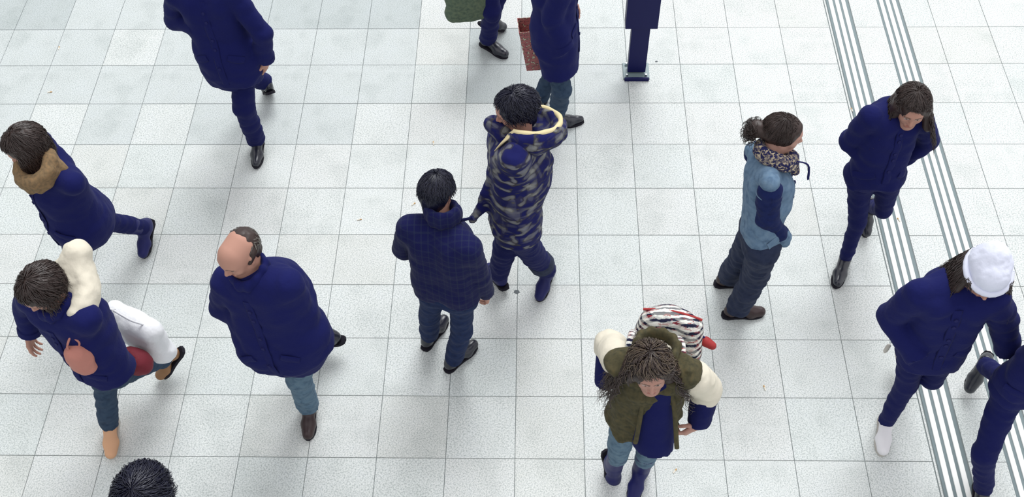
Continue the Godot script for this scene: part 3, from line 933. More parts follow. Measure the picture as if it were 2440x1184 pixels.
func locks(f: Figure, parent: Node3D, col: String, n: int, length: float, o: Dictionary) -> void:
	# strands laid over the scalp from the crown outwards, hanging straight down once past its widest line
	var T := f.head
	var s := f.s
	var st := SurfaceTool.new()
	st.begin(Mesh.PRIMITIVE_TRIANGLES)
	var grow: float = o.get("grow", 0.016)
	var curl: float = o.get("curl", 0.0)
	var r0: float = o.get("r", 0.005)
	var th_end: float = o.get("edge", 1.7)
	var crown: Vector2 = o.get("crown", Vector2(0, -0.25))
	var steps: int = o.get("steps", 7)
	for i in n:
		var phi := rng.randf() * TAU
		var th0: float = lerpf(o.get("from", 0.02), o.get("until", 1.35), pow(rng.randf(), 0.65))
		# phi = 0 is the face
		var face := absf(angle_difference(phi, 0.0))
		if face < o.get("bare", 0.9) and th0 > 0.95:
			continue
		var edge := th_end if face > o.get("part", 0.9) else minf(th_end, 1.1)
		var ph := rng.randf() * TAU
		var ln := length * rng.randf_range(0.7, 1.15)
		if face < o.get("part", 0.9):
			ln = minf(ln, maxf(0.02, (edge - th0) * 0.095 * s))
		var lift := rng.randf_range(-0.003, 0.007)
		var sway := rng.randf_range(-0.35, 0.35)
		var pts := []
		var rad := []
		var hung := 0.0
		var last := Vector3.ZERO
		var tone := rng.randf_range(0.55, 1.25)
		st.set_color(Color(tone, tone, tone))
		for k in steps + 1:
			var u := float(k) / steps
			var run := u * ln / (0.095 * s)
			var th := minf(th0 + run, edge)
			hung = maxf(0.0, (th0 + run) - edge) * 0.095 * s
			var az := phi + sway * u
			var R := Vector3(0.079, 0.086, 0.1) + Vector3.ONE * (grow + lift)
			var q := Vector3(sin(az) * sin(th) * R.x, cos(th) * R.y + 0.03, cos(az) * sin(th) * R.z + crown.y * 0.04 - 0.006)
			var p := T * q
			if hung > 0.0:
				p += Vector3.DOWN * hung + (T.basis * Vector3(sin(az), 0, cos(az) * 0.5)).normalized() * hung * float(o.get("flare", 0.12))
				if face < 2.0:
					p += f.fwd * hung * float(o.get("front", 0.0))
			if o.has("draw"):
				# combed to a knot
				var knot: Vector3 = T * (o["draw"] as Vector3)
				p = (T * q).lerp(knot, smoothstep(0.25, 1.0, u))
				p = T.origin + T.basis * Vector3(0, 0.03, -0.006) + (p - T.origin - T.basis * Vector3(0, 0.03, -0.006)).normalized() * maxf((p - T.origin - T.basis * Vector3(0, 0.03, -0.006)).length(), 0.092 * s)
			if curl > 0.0:
				var w := curl * minf(1.0, u * 2.0)
				p += T.basis * Vector3(sin(ph + u * ln * 75.0), 0.4 * sin(ph * 2.0 + u * ln * 60.0), cos(ph + u * ln * 75.0)) * w
			pts.append(p)
			rad.append(r0 * (1.0 - 0.75 * u * u) * rng.randf_range(0.85, 1.15))
			last = p
		sweep(st, pts, rad, 3)
	var m := part("hair_strands", st.commit(), mats[col + "_strand"], parent)
	m.set_meta("kind", "stuff")

func coat_part(f: Figure, F: Field, col: String, called: String, cell := 0.0125, amp := 0.007, freq := 7.0, seed_n := 1, stretch := Vector3(1, 1.6, 1)) -> MeshInstance3D:
	fold_noise(F, amp, freq, seed_n, stretch)
	var o := part(called, null, mats[col], f.node)
	mesh_later(o, [[F, cell]])
	return o

func on_cloth(F: Field, from: Vector3, dir: Vector3) -> Vector3:
	# the point where a line from outside first meets the cloth
	var all := PackedInt32Array(range(F.a.size()))
	var p := from
	for k in 40:
		var d := F.ev(p, all)
		if d < 0.002:
			return p
		p += dir * maxf(d * 0.7, 0.002)
		if p.distance_to(from) > 0.6:
			break
	return from + dir * 0.5 - Vector3.UP * 0.02

func coat_trim(f: Figure, F: Field, jk: MeshInstance3D, col: String, low: float, buttons := 5, with_cuffs := true) -> void:
	# front placket with buttons, two pocket flaps, cuffs
	var j := f.j
	var pts := []
	var top: Vector3 = j["N"] - f.up * 0.07
	var bot: Vector3 = j["P"] - f.up * low
	for k in 10:
		var c := top.lerp(bot, k / 9.0)
		pts.append(on_cloth(F, c + f.fwd * 0.5, -f.fwd))
	tube_part("placket", pts, range(10).map(func(_k): return 0.005), mats[col], jk, 8, 5.0, f.right)
	for k in buttons:
		var p: Vector3 = pts[1 + k * 8 / buttons]
		tube_part("button", [p + f.fwd * 0.003, p + f.fwd * 0.01], [0.011, 0.01], mats["strap_black"], jk, 10)
	for sd in [-1.0, 1.0]:
		var fp := []
		for k in 4:
			fp.append(on_cloth(F, j["P"] + f.up * (0.06 - 0.012 * k) + f.right * sd * (0.07 + 0.03 * k) + f.fwd * 0.5, -f.fwd))
		tube_part("pocket_flap", fp, [0.006, 0.007, 0.007, 0.006], mats[col], jk, 8, 4.0, f.up)
	if with_cuffs:
		for q in ["L", "R"]:
			var w: Vector3 = j[q + "W"]
			var e: Vector3 = (j[q + "W"] - j[q + "E"]).normalized()
			var all := PackedInt32Array(range(F.a.size()))
			var r := clampf(0.03 - F.ev(w - e * 0.05 + e.cross(f.up).normalized() * 0.03, all), 0.04, 0.085)
			tube_part("cuff", [w - e * 0.06, w - e * 0.055, w - e * 0.015, w - e * 0.008], [r, r + 0.006, r + 0.006, r - 0.004], mats[col], jk, 16)

func sleeve(f: Figure, q: String, col: String, t: float, start: float, end: float, parent: Node3D) -> void:
	# a sleeve as a part of its own, from start metres below the shoulder to a fraction of the forearm
	var S := Field.new()
	var j := f.j
	var d: Vector3 = (j[q + "E"] - j[q + "S"]).normalized()
	S.cap(j[q + "S"] + d * start, j[q + "E"], 0.054 + t, 0.046 + t, 0.02)
	S.flat(j[q + "E"], j[q + "E"].lerp(j[q + "W"], end), 0.046 + t, 0.038 + t, 0.02)
	fold_noise(S, 0.008, 9.0, 13, Vector3(1, 1.7, 1))
	mesh_later(part("sleeve", null, mats[col], parent), [[S, 0.0105]])

func hair_part(f: Figure, F: Field, col: String, amp := 0.005, freq := 30.0, stretch := Vector3(1, 0.4, 1)) -> MeshInstance3D:
	fold_noise(F, amp, freq, 9, stretch)
	var o := part("hair", null, mats[col], f.node)
	mesh_later(o, [[F, 0.007]])
	return o

func build_people() -> void:
	man_plaid()
	man_camo()
	woman_denim()
	woman_vest()
	man_bald()
	man_dark_coat()
	person_scarf()
	person_bags()
	woman_long_hair()
	woman_cap()
	person_edge()
	person_long_coat()
	person_olive_bag()
	person_bottom()
	post()

func man_plaid() -> void:
	var f := figure("standing", "standing man seen from behind in a dark plaid jacket and dark blue jeans", 24, 14, 0, 0.98)
	body_mesh(f, [false, true], [0.5, 0.7])
	var F := Field.new()
	torso_cloth(f, F, 0.03, -0.02, 0.03)
	sleeves(f, F, 0.022, [0.9, 0.98])
	var jk := coat_part(f, F, "plaid", "jacket", 0.012, 0.008, 6.5, 3)
	coat_trim(f, F, jk, "plaid", -0.02, 4, false)
	var C := Field.new()
	collar(f, C, 0.078, 0.05)
	collar(f, C, 0.074, 0.082)
	mesh_later(part("collar", null, mats["plaid"], jk), [[C, 0.008]])
	var n: Vector3 = f.j["N"]
	tube_part("collar_tab", [n + f.right * 0.085 + f.fwd * 0.03 + f.up * 0.02, n + f.right * 0.12 + f.fwd * 0.05 + f.up * 0.028, n + f.right * 0.15 + f.fwd * 0.06 + f.up * 0.04], [0.008, 0.006, 0.011], mats["plaid"], jk, 8, 1.5, Vector3.UP)
	trousers(f, "jeans_blue", 0.082, 0.066, 0.064, 4, 0.007)
	shoe(f, "L", "shoe_black")
	shoe(f, "R", "shoe_black")
	var H := Field.new()
	hair_cap(f, H, 0.007, -0.1)
	var h := hair_part(f, H, "hair_black")
	locks(f, h, "hair_black", 1300, 0.07, {"grow": 0.011, "r": 0.0021, "edge": 1.5, "until": 1.2, "curl": 0.003})

func man_camo() -> void:
	var f := figure("camo", "man in a camouflage jacket with cream hood trim, walking left", 254, 12, 0, 1.0)
	body_mesh(f, [false, false])
	var F := Field.new()
	torso_cloth(f, F, 0.045, 0.04, 0.03)
	sleeves(f, F, 0.034, [0.95, 0.95])
	# the open front edge swings forward
	F.cap(f.j["C"] + f.fwd * 0.13, f.j["P"] + f.fwd * 0.25 + f.right * -0.02 - f.up * 0.0, 0.04, 0.028, 0.06, f.right, 1.3)
	var jk := coat_part(f, F, "camo", "jacket", 0.0125, 0.012, 6.0, 5, Vector3(1, 1.8, 1))
	# a hood lying open behind the neck, edged with cream fleece
	var n: Vector3 = f.j["N"]
	var back := -f.fwd
	var lf := -f.right
	var D := Field.new()
	var rim := []
	for k in 13:
		var an := lerpf(-2.45, 2.45, k / 12.0)
		rim.append(n + back * (0.05 + 0.155 * cos(an)) + lf * 0.175 * sin(an) + f.up * (0.07 + 0.04 * cos(an * 0.5)))
	for k in 12:
		D.cap(rim[k] - f.up * 0.035, rim[k + 1] - f.up * 0.035, 0.036, 0.036, 0.03)
		D.cap(rim[k] - f.up * 0.075, rim[k].lerp(n, 0.45) - f.up * 0.08, 0.04, 0.05, 0.04)
	D.cap(n + f.fwd * 0.09 + f.up * 0.0, n + f.fwd * 0.155 + f.up * 0.05 + f.right * 0.05, 0.06, 0.05, 0.03)
	var hd := part("hood", null, mats["camo"], jk)
	fold_noise(D, 0.006, 9.0, 2)
	mesh_later(hd, [[D, 0.01]])
	var rp := curve_pts(rim, 4)
	var rr := []
	for k in rp.size():
		rr.append(0.015 + 0.002 * sin(k * 0.9))
	tube_part("hood_trim", rp, rr, mats["fleece_cream"], jk, 10)
	var fr := [rim[12], n + lf * 0.11 + f.fwd * 0.115 + f.up * 0.03, n + lf * 0.075 + f.fwd * 0.16 - f.up * 0.05]
	tube_part("zip_facing", curve_pts(fr, 5), [0.014, 0.018, 0.021, 0.022, 0.022, 0.021, 0.02, 0.017, 0.013, 0.008, 0.003], mats["fleece_cream"], jk, 8, 0.4, f.up)
	trousers(f, "black_trouser", 0.1, 0.078, 0.07, 6, 0.009, [0.92, 1.0])
	# rolled cuff on the trailing leg
	var K: Vector3 = f.j["LK"]
	var A: Vector3 = f.j["LA"]
	tube_part("rolled_cuff", [K.lerp(A, 0.42), K.lerp(A, 0.47), K.lerp(A, 0.62), K.lerp(A, 0.66)], [0.072, 0.083, 0.084, 0.074], mats["trouser_slate"], f.node, 14)
	shoe(f, "L", "boot", "sole_dark", 0.14)
	shoe(f, "R", "boot", "sole_dark", 0.14)
	var H := Field.new()
	hair_cap(f, H, 0.022, -0.085, 0.06)
	var h := hair_part(f, H, "hair_black", 0.008, 24.0, Vector3.ONE)
	locks(f, h, "hair_black", 1200, 0.07, {"grow": 0.024, "r": 0.0024, "edge": 1.6, "until": 1.45, "curl": 0.007})

func woman_denim() -> void:
	var f := figure("denim", "standing person in profile with curly ponytail, faded denim jacket and slate trousers", 100, 6, 0, 0.96)
	body_mesh(f, [false, false], [0.5, 0.5], Color(0.5, 0.29, 0.23))
	var F := Field.new()
	torso_cloth(f, F, 0.006, 0.0, 0.02, 0.115)
	var jk := coat_part(f, F, "denim", "jacket", 0.0115, 0.008, 7.5, 7)
	coat_trim(f, F, jk, "denim", 0, 5, false)
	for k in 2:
		sleeve(f, ["L", "R"][k], "indigo", 0.017, 0.07, 1.02, jk)  # sleeves painted darker than the jacket to hold their shade
	var j := f.j
	# raised seams: yoke, armhole, cuff, hem
	var rs: Vector3 = j["RS"]
	var arm: Vector3 = (j["RE"] - j["RS"]).normalized()
	var ring := []
	for k in 13:
		var an := TAU * k / 12.0
		var a1 := f.fwd
		var b1 := arm.cross(a1).normalized()
		ring.append(rs - f.right * 0.01 + arm * 0.085 + a1 * cos(an) * 0.067 + b1 * sin(an) * 0.067)
	tube_part("armhole_seam", curve_pts(ring, 2), range(25).map(func(_k): return 0.004), mats["denim"], jk, 6)
	for q in ["L", "R"]:
		var w: Vector3 = j[q + "W"]
		var e: Vector3 = (j[q + "W"] - j[q + "E"]).normalized()
		tube_part("cuff", [w - e * 0.045, w - e * 0.035, w + e * 0.012, w + e * 0.018], [0.05, 0.056, 0.058, 0.05], mats["denim"], jk, 14)
		var H := Field.new()
		H.cap(w + e * 0.0, w + e * 0.05, 0.04, 0.035, 0.02)
		mesh_later(part("pocket_bulge", null, mats["denim"], jk), [[H, 0.009]])
	# dark scarf with a flower print, wound twice
	var n: Vector3 = j["N"]
	var S := Field.new()
	for t in 2:
		var prev := Vector3.ZERO
		for k in 15:
			var an := TAU * k / 14.0
			var p: Vector3 = n + f.fwd * (0.03 + 0.088 * sin(an)) + f.right * 0.085 * cos(an) + f.up * (0.0 + 0.036 * t - 0.035 * sin(an))
			if k > 0:
				S.cap(prev, p, 0.028 - 0.004 * t, 0.028 - 0.004 * t, 0.02)
			prev = p
	S.cap(n + f.fwd * 0.12, n + f.fwd * 0.15 - f.up * 0.09, 0.035, 0.028, 0.03)
	fold_noise(S, 0.006, 14.0, 3)
	mesh_later(part("scarf", null, mats["scarf_floral"], f.node), [[S, 0.0085]])
	tube_part("drawstring", curve_pts([n + f.fwd * 0.12 + f.right * 0.05, n + f.fwd * 0.2 + f.right * 0.05 - f.up * 0.03, n + f.fwd * 0.21 + f.right * 0.055 - f.up * 0.12], 5), [0.004, 0.004, 0.004, 0.004, 0.005, 0.005, 0.006, 0.006, 0.007, 0.007, 0.005], mats["strap_black"], f.node)
	trousers(f, "trouser_slate", 0.1, 0.082, 0.085, 8, 0.011)
	shoe(f, "L", "shoe_brown")
	shoe(f, "R", "shoe_brown")
	var H := Field.new()
	hair_cap(f, H, 0.009, -0.03, 0.06)
	var T := f.head
	H.cap(T * Vector3(0, -0.005, -0.11), T * Vector3(0, 0.0, -0.13), 0.035, 0.03, 0.03)
	H.cap(T * Vector3(0, 0.0, -0.15), T * Vector3(0, -0.045, -0.175), 0.046, 0.036, 0.03)
	var h := hair_part(f, H, "hair_brown")
	locks(f, h, "hair_brown", 1100, 0.2, {"grow": 0.0105, "r": 0.0018, "edge": 2.6, "until": 1.3, "draw": Vector3(0, -0.005, -0.125), "steps": 9})
	# the curls of the ponytail
	var st := SurfaceTool.new()
	st.begin(Mesh.PRIMITIVE_TRIANGLES)
	for k in 190:
		var tone := rng.randf_range(0.5, 1.5)
		st.set_color(Color(tone, tone, tone))
		var c := T * Vector3(0, -0.005, -0.135)
		var out := (T.basis * Vector3(rng.randf_range(-1, 1), rng.randf_range(-1.0, 0.9), rng.randf_range(-1.3, -0.1))).normalized()
		var ph := rng.randf() * TAU
		var pts := []
		var rad := []
		for q in 13:
			var u := q / 12.0
			pts.append(c + out * (0.02 + 0.062 * u) + T.basis * Vector3(sin(ph + u * 11.0), cos(ph + u * 11.0), sin(ph * 2 + u * 9.0)) * 0.016 + Vector3.DOWN * 0.03 * u * u)
			rad.append(0.0026 * (1.0 - 0.6 * u))
		sweep(st, pts, rad, 3)
	var pt := part("ponytail", st.commit(), mats["hair_brown_strand"], h)
	pt.set_meta("kind", "stuff")
	tube_part("hair_tie", [T * Vector3(-0.0, -0.004, -0.112), T * Vector3(0, -0.004, -0.128)], [0.04, 0.04], mats["strap_black"], h, 12)

func woman_vest() -> void:
	var f := figure("front", "curly haired woman in olive vest with cream sleeves, a striped bag behind her", 180, -4, 4, 0.95)
	body_mesh(f, [true, false], [0.6, 0.5], Color(0.44, 0.24, 0.19), [f.right * 0.9 + f.fwd * 0.5 - f.up * 0.5, Vector3.ZERO])
	var j := f.j
	var F := Field.new()
	torso_cloth(f, F, 0.036, 0.05, 0.02)
	F.cap(j["C"] + f.fwd * 0.07 - f.up * 0.02, j["C"] + f.fwd * 0.07 - f.up * 0.14, 0.09, 0.085, 0.08)
	var vest := coat_part(f, F, "vest", "vest", 0.0115, 0.013, 9.0, 11, Vector3(1.0, 1.9, 1.0))
	# pullover in the open vest, widened to stand for its shaded half
	var G := Field.new()
	G.flat(j["C"] + f.fwd * 0.1 + f.up * 0.1 - f.right * 0.04, j["P"] + f.fwd * 0.115 - f.up * 0.05 - f.right * 0.065, 0.075, 0.11, 0.04)
	fold_noise(G, 0.008, 8.0, 41)
	mesh_later(part("pullover_and_shade", null, mats["navy_soft"], f.node), [[G, 0.011]])
	# placket edges
	for sd in [-1.0, 1.0]:
		var a: Vector3 = j["N"] + f.fwd * 0.12 + f.right * sd * 0.06 - f.up * 0.05
		var pts := [a, j["C"] + f.fwd * 0.175 + f.right * (sd * 0.075 - 0.04) - f.up * 0.02, j["P"] + f.fwd * 0.2 + f.right * (sd * 0.1 - 0.065) + f.up * 0.05, j["P"] + f.fwd * 0.18 + f.right * (sd * 0.105 - 0.065) + f.up * 0.03]
		tube_part("placket", curve_pts(pts, 4), range(13).map(func(_k): return 0.012), mats["vest"], vest, 8, 0.5, f.fwd)
	# a stand-up collar behind the hair
	var C := Field.new()
	collar(f, C, 0.098, 0.05)
	mesh_later(part("collar", null, mats["vest"], vest), [[C, 0.0085]])
	for k in 2:
		var q: String = ["L", "R"][k]
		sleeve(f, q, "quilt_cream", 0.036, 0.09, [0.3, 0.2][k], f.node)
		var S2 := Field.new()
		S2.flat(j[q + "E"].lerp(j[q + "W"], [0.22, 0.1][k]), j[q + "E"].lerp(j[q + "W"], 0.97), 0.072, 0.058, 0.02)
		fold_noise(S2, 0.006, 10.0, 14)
		mesh_later(part("shaded_forearm_sleeve", null, mats["navy_soft"], f.node), [[S2, 0.0105]])  # lower cream sleeve in shade, the shade painted as navy cloth
	# neckerchief
	var K := Field.new()
	var prev := Vector3.ZERO
	for k in 11:
		var an := TAU * k / 10.0
		var p: Vector3 = j["N"] + f.fwd * (0.04 + 0.088 * sin(an)) + f.right * 0.078 * cos(an) + f.up * (0.02 - 0.045 * maxf(0, sin(an)))
		if k > 0:
			K.cap(prev, p, 0.016, 0.016, 0.01)
		prev = p
	mesh_later(part("neckerchief", null, mats["quilt_cream"], f.node), [[K, 0.007]])
	trousers(f, "jeans_pale", 0.094, 0.07, 0.062, 12, 0.006, [0.62, 0.55])
	shoe(f, "L", "boot", "sole_dark", 0.25)
	shoe(f, "R", "boot", "sole_dark", 0.25)
	var H := Field.new()
	hair_cap(f, H, 0.022, -0.1, 0.07)
	var T := f.head
	for e in [-1, 1]:
		H.cap(T * Vector3(e * 0.085, 0.0, -0.01), T * Vector3(e * 0.095, -0.13, -0.02), 0.05, 0.045, 0.04)
		H.cap(T * Vector3(e * 0.05, 0.0, -0.06), T * Vector3(e * 0.06, -0.15, -0.06), 0.05, 0.05, 0.04)
	var h := hair_part(f, H, "hair_brown", 0.011, 16.0, Vector3(1, 0.7, 1))
	locks(f, h, "hair_light", 420, 0.26, {"grow": 0.034, "r": 0.0026, "edge": 1.5, "until": 1.25, "curl": 0.013, "flare": 0.45, "steps": 14, "part": 1.25})
	locks(f, h, "hair_brown", 800, 0.28, {"grow": 0.03, "r": 0.0028, "edge": 1.5, "until": 1.35, "curl": 0.014, "flare": 0.45, "front": 0.25, "steps": 14, "part": 1.25})
	# a striped bag on the back: its own thing
	var at: Vector3 = f.node.position + j["C"] - f.fwd * 0.27 - f.up * 0.0 + f.right * -0.09
	var bag := thing("backpack", "black and white striped bag with red strokes on the back of the curly haired woman", "bag", at)
	var b := Basis(-f.right, f.up, f.fwd).rotated(f.up, -0.12).rotated(f.right, 0.1)
	var P := Field.new()
	for e in [-1, 1]:
		P.cap(b * Vector3(e * 0.115, -0.16, 0), b * Vector3(e * 0.1, 0.1, 0), 0.075, 0.065, 0.08)
	P.cap(b * Vector3(0, -0.16, -0.03), b * Vector3(0, 0.11, -0.03), 0.09, 0.07, 0.1)
	fold_noise(P, 0.006, 9.0, 2)
	var sh := part("bag_body", null, mats["striped"], bag)
	mesh_later(sh, [[P, 0.0105]])
	var rp := []
	for k in 9:
		var u := k / 8.0
		rp.append(b * Vector3(lerpf(-0.15, 0.15, u), 0.155 + 0.02 * sin(u * PI), 0.0))
	tube_part("piping", rp, range(9).map(func(_k): return 0.007), mats["red_trim"], bag, 8)
	var inv := -at + f.node.position
	for sd in [-1.0, 1.0]:
		var pts := [j["N"] - f.fwd * 0.19 + f.right * sd * 0.1 - f.up * 0.04, j["N"] - f.fwd * 0.05 + f.right * sd * 0.125 + f.up * 0.035, j["N"] + f.fwd * 0.1 + f.right * sd * 0.145 - f.up * 0.08, j["C"] + f.fwd * 0.09 + f.right * sd * 0.185 - f.up * 0.06, j["C"] - f.fwd * 0.02 + f.right * sd * 0.2 - f.up * 0.14]
		for k in pts.size():
			pts[k] += inv
		tube_part("shoulder_strap", curve_pts(pts, 4), range(17).map(func(_k): return 0.017), mats["striped"], bag, 8, 0.4, f.up)
	var L := Field.new()
	L.cap(b * Vector3(0.19, 0.03, 0.0), b * Vector3(0.225, 0.02, 0.01), 0.028, 0.022, 0.02)
	mesh_later(part("pompom", null, mats["red_trim"], bag), [[L, 0.007]])
	tube_part("cord", [b * Vector3(0.15, 0.07, 0.0), b * Vector3(0.18, 0.05, 0.0), b * Vector3(0.2, 0.03, 0.0)], [0.007, 0.007, 0.007], mats["strap_black"], bag)

func man_bald() -> void:
	var f := figure("bald", "balding man in a bulky dark coat and pale grey-blue trousers, striding towards the viewer", 214, 12, 0, 1.04)
	body_mesh(f, [true, false])
	var F := Field.new()
	torso_cloth(f, F, 0.045, 0.08, 0.02)
	sleeves(f, F, 0.03)
	skirt(f, F, 0.2, 0.13, 0.14)
	F.cap(f.j["C"] + f.right * 0.12 + f.fwd * 0.02, f.j["P"] + f.right * 0.12 + f.fwd * 0.09, 0.11, 0.12, 0.1)
	var jk := coat_part(f, F, "navy", "coat", 0.014, 0.01, 6.0, 15)
	coat_trim(f, F, jk, "navy", 0.12, 5, true)
	var C := Field.new()
	collar(f, C, 0.088, 0.05)
	mesh_later(part("collar", null, mats["navy"], jk), [[C, 0.009]])
	trousers(f, "jeans_pale", 0.09, 0.072, 0.066, 16, 0.01)
	shoe(f, "L", "shoe_brown", "sole_dark", 0.13)
	shoe(f, "R", "shoe_black", "sole_dark", 0.1)
	var H := Field.new()
	var T := f.head
	H.cap(T * Vector3(0, 0.03, -0.05), T * Vector3(0, -0.03, -0.055), 0.08, 0.064, 0.03)
	for e in [-1, 1]:
		H.cap(T * Vector3(e * 0.066, 0.025, -0.03), T * Vector3(e * 0.07, -0.005, 0.006), 0.026, 0.014, 0.02)
	var h := hair_part(f, H, "hair_brown")
	locks(f, h, "hair_grey", 380, 0.05, {"grow": 0.005, "r": 0.0018, "from": 1.0, "bare": 1.9, "until": 1.5, "edge": 1.8, "part": 2.0})

func man_dark_coat() -> void:
	var f := figure("topleft", "dark coated person with shiny pointed black shoe, cut at the chest by upper left edge", 182, 8, 0, 1.04)
	body_mesh(f, [true, true], [0.6, 0.8])
	var F := Field.new()
	torso_cloth(f, F, 0.026, 0.1, 0.0)
	sleeves(f, F, 0.024, [0.9, 0.93])
	skirt(f, F, 0.22, 0.115, 0.13)
	var jk := coat_part(f, F, "navy", "coat", 0.014, 0.008, 6.0, 17)
	coat_trim(f, F, jk, "navy", 0.15, 5, true)
	var NC := Field.new()
	collar(f, NC, 0.082, 0.05)
	mesh_later(part("collar", null, mats["navy"], jk), [[NC, 0.009]])
	trousers(f, "black_trouser", 0.095, 0.073, 0.066, 18, 0.008)
	shoe(f, "L", "shoe_black", "sole_dark", 0.0, 0.6)
	shoe(f, "R", "shoe_black", "sole_dark", 0.0, 0.6)
	var H := Field.new()
	hair_cap(f, H, 0.014)
	hair_part(f, H, "hair_brown")

func person_scarf() -> void:
	var f := figure("leftscarf", "brown haired person with a tan scarf and dark coat striding left at the left edge", 236, 20, 0, 0.98)
	body_mesh(f, [true, true])
	var F := Field.new()
	torso_cloth(f, F, 0.02, 0.06, 0.0)
	sleeves(f, F, 0.018, [0.97, 0.97])
	skirt(f, F, 0.22, 0.125, 0.13)
	var jk := coat_part(f, F, "navy", "coat", 0.013, 0.008, 6.5, 19)
	coat_trim(f, F, jk, "navy", 0.12, 5, true)
	var n: Vector3 = f.j["N"]
	var S := Field.new()
	for t in 2:
		var prev := Vector3.ZERO
		for k in 13:
			var an := TAU * k / 12.0
			var p: Vector3 = n + f.fwd * (0.025 + 0.092 * sin(an)) + f.right * 0.095 * cos(an) + f.up * (0.01 + 0.045 * t - 0.03 * sin(an))
			if k > 0:
				S.cap(prev, p, 0.036, 0.036, 0.02)
			prev = p
	S.cap(n - f.fwd * 0.09 - f.right * 0.06, n - f.fwd * 0.15 - f.right * 0.08 - f.up * 0.2, 0.04, 0.036, 0.03, f.fwd, 1.8)
	fold_noise(S, 0.007, 12.0, 3)
	mesh_later(part("scarf", null, mats["scarf_tan"], f.node), [[S, 0.0095]])
	trousers(f, "black_trouser", 0.09, 0.068, 0.058, 20, 0.007)
	shoe(f, "L", "boot", "sole_dark", 0.16)
	shoe(f, "R", "boot", "sole_dark", 0.16)
	var H := Field.new()
	hair_cap(f, H, 0.02, -0.11)
	var h := hair_part(f, H, "hair_brown", 0.008, 20.0)
	locks(f, h, "hair_brown", 900, 0.2, {"grow": 0.022, "r": 0.0023, "edge": 1.6, "until": 1.3, "curl": 0.006, "flare": 0.1})

func person_bags() -> void:
	var f := figure("lowleft", "dark jacketed person with a cream hood and tan shoes, pink pouch in front", 214, 24, 0, 0.98)
	body_mesh(f, [true, true], [0.8, 0.5])
	var j := f.j
	var F := Field.new()
	torso_cloth(f, F, 0.035, 0.06, 0.02)
	sleeves(f, F, 0.028, [0.93, 0.97])
	var jk := coat_part(f, F, "navy", "jacket", 0.013, 0.009, 6.5, 21)
	coat_trim(f, F, jk, "navy", 0.02, 5, true)
	var NC := Field.new()
	collar(f, NC, 0.082, 0.05)
	mesh_later(part("collar", null, mats["navy"], jk), [[NC, 0.009]])
	# a pale hood thrown back
	var D := Field.new()
	var n: Vector3 = j["N"]
	var rim := []
	for k in 11:
		var an := lerpf(-1.9, 1.9, k / 10.0)
		rim.append(n - f.fwd * (0.03 + 0.14 * cos(an)) + f.right * 0.14 * sin(an) + f.up * (0.05 + 0.04 * cos(an)))
	for k in 10:
		D.cap(rim[k], rim[k + 1], 0.04, 0.04, 0.03)
		D.cap(rim[k] - f.up * 0.05, rim[k].lerp(n, 0.5) - f.up * 0.06, 0.045, 0.05, 0.04)
	D.cap(n - f.fwd * 0.12 + f.up * 0.04, n - f.fwd * 0.22 + f.up * 0.17, 0.1, 0.07, 0.06)
	fold_noise(D, 0.008, 14.0, 5)
	mesh_later(part("hood", null, mats["quilt_cream"], f.node), [[D, 0.0105]])
	trousers(f, "trouser_grey", 0.09, 0.07, 0.062, 22, 0.008)
	var s1 := shoe(f, "R", "shoe_suede", "sole_pale")
	s1.set_meta("label", "pale suede front shoe")
	var s2 := shoe(f, "L", "shoe_tan", "sole_dark")
	s2.set_meta("label", "brown rear shoe with dark toe")
	var H := Field.new()
	hair_cap(f, H, 0.022, -0.08)
	var h := hair_part(f, H, "hair_brown", 0.008, 20.0)
	locks(f, h, "hair_brown", 900, 0.12, {"grow": 0.025, "r": 0.0024, "edge": 1.6, "until": 1.35, "curl": 0.006})
	# white shopping bag and a red one carried at the hip, a pink pouch in front
	var at := Vector3(-2.564, 0.62, 3.2)
	soft_bag("shopping_bag", "white shopping bag hanging behind the hip of the person with the cream hood", "bag", at, "bag_white", Vector3(0.2, 0.17, 0.06), -0.5, "bag_white", Vector3(-2.6, 0.93, 3.25))
	soft_bag("carrier_bag", "small dark red bag below the white shopping bag", "bag", Vector3(-2.543, 0.62, 3.392), "bag_red", Vector3(0.08, 0.055, 0.032), -0.4, "bag_red", Vector3(-2.543, 0.72, 3.392))
	soft_bag("pouch", "pink pouch held against the dark jacket at the lower left", "bag", Vector3(-2.6, 1.12, 3.66), "bag_pink", Vector3(0.034, 0.1, 0.024), 0.5, "bag_pink", Vector3(-2.59, 1.31, 3.64))

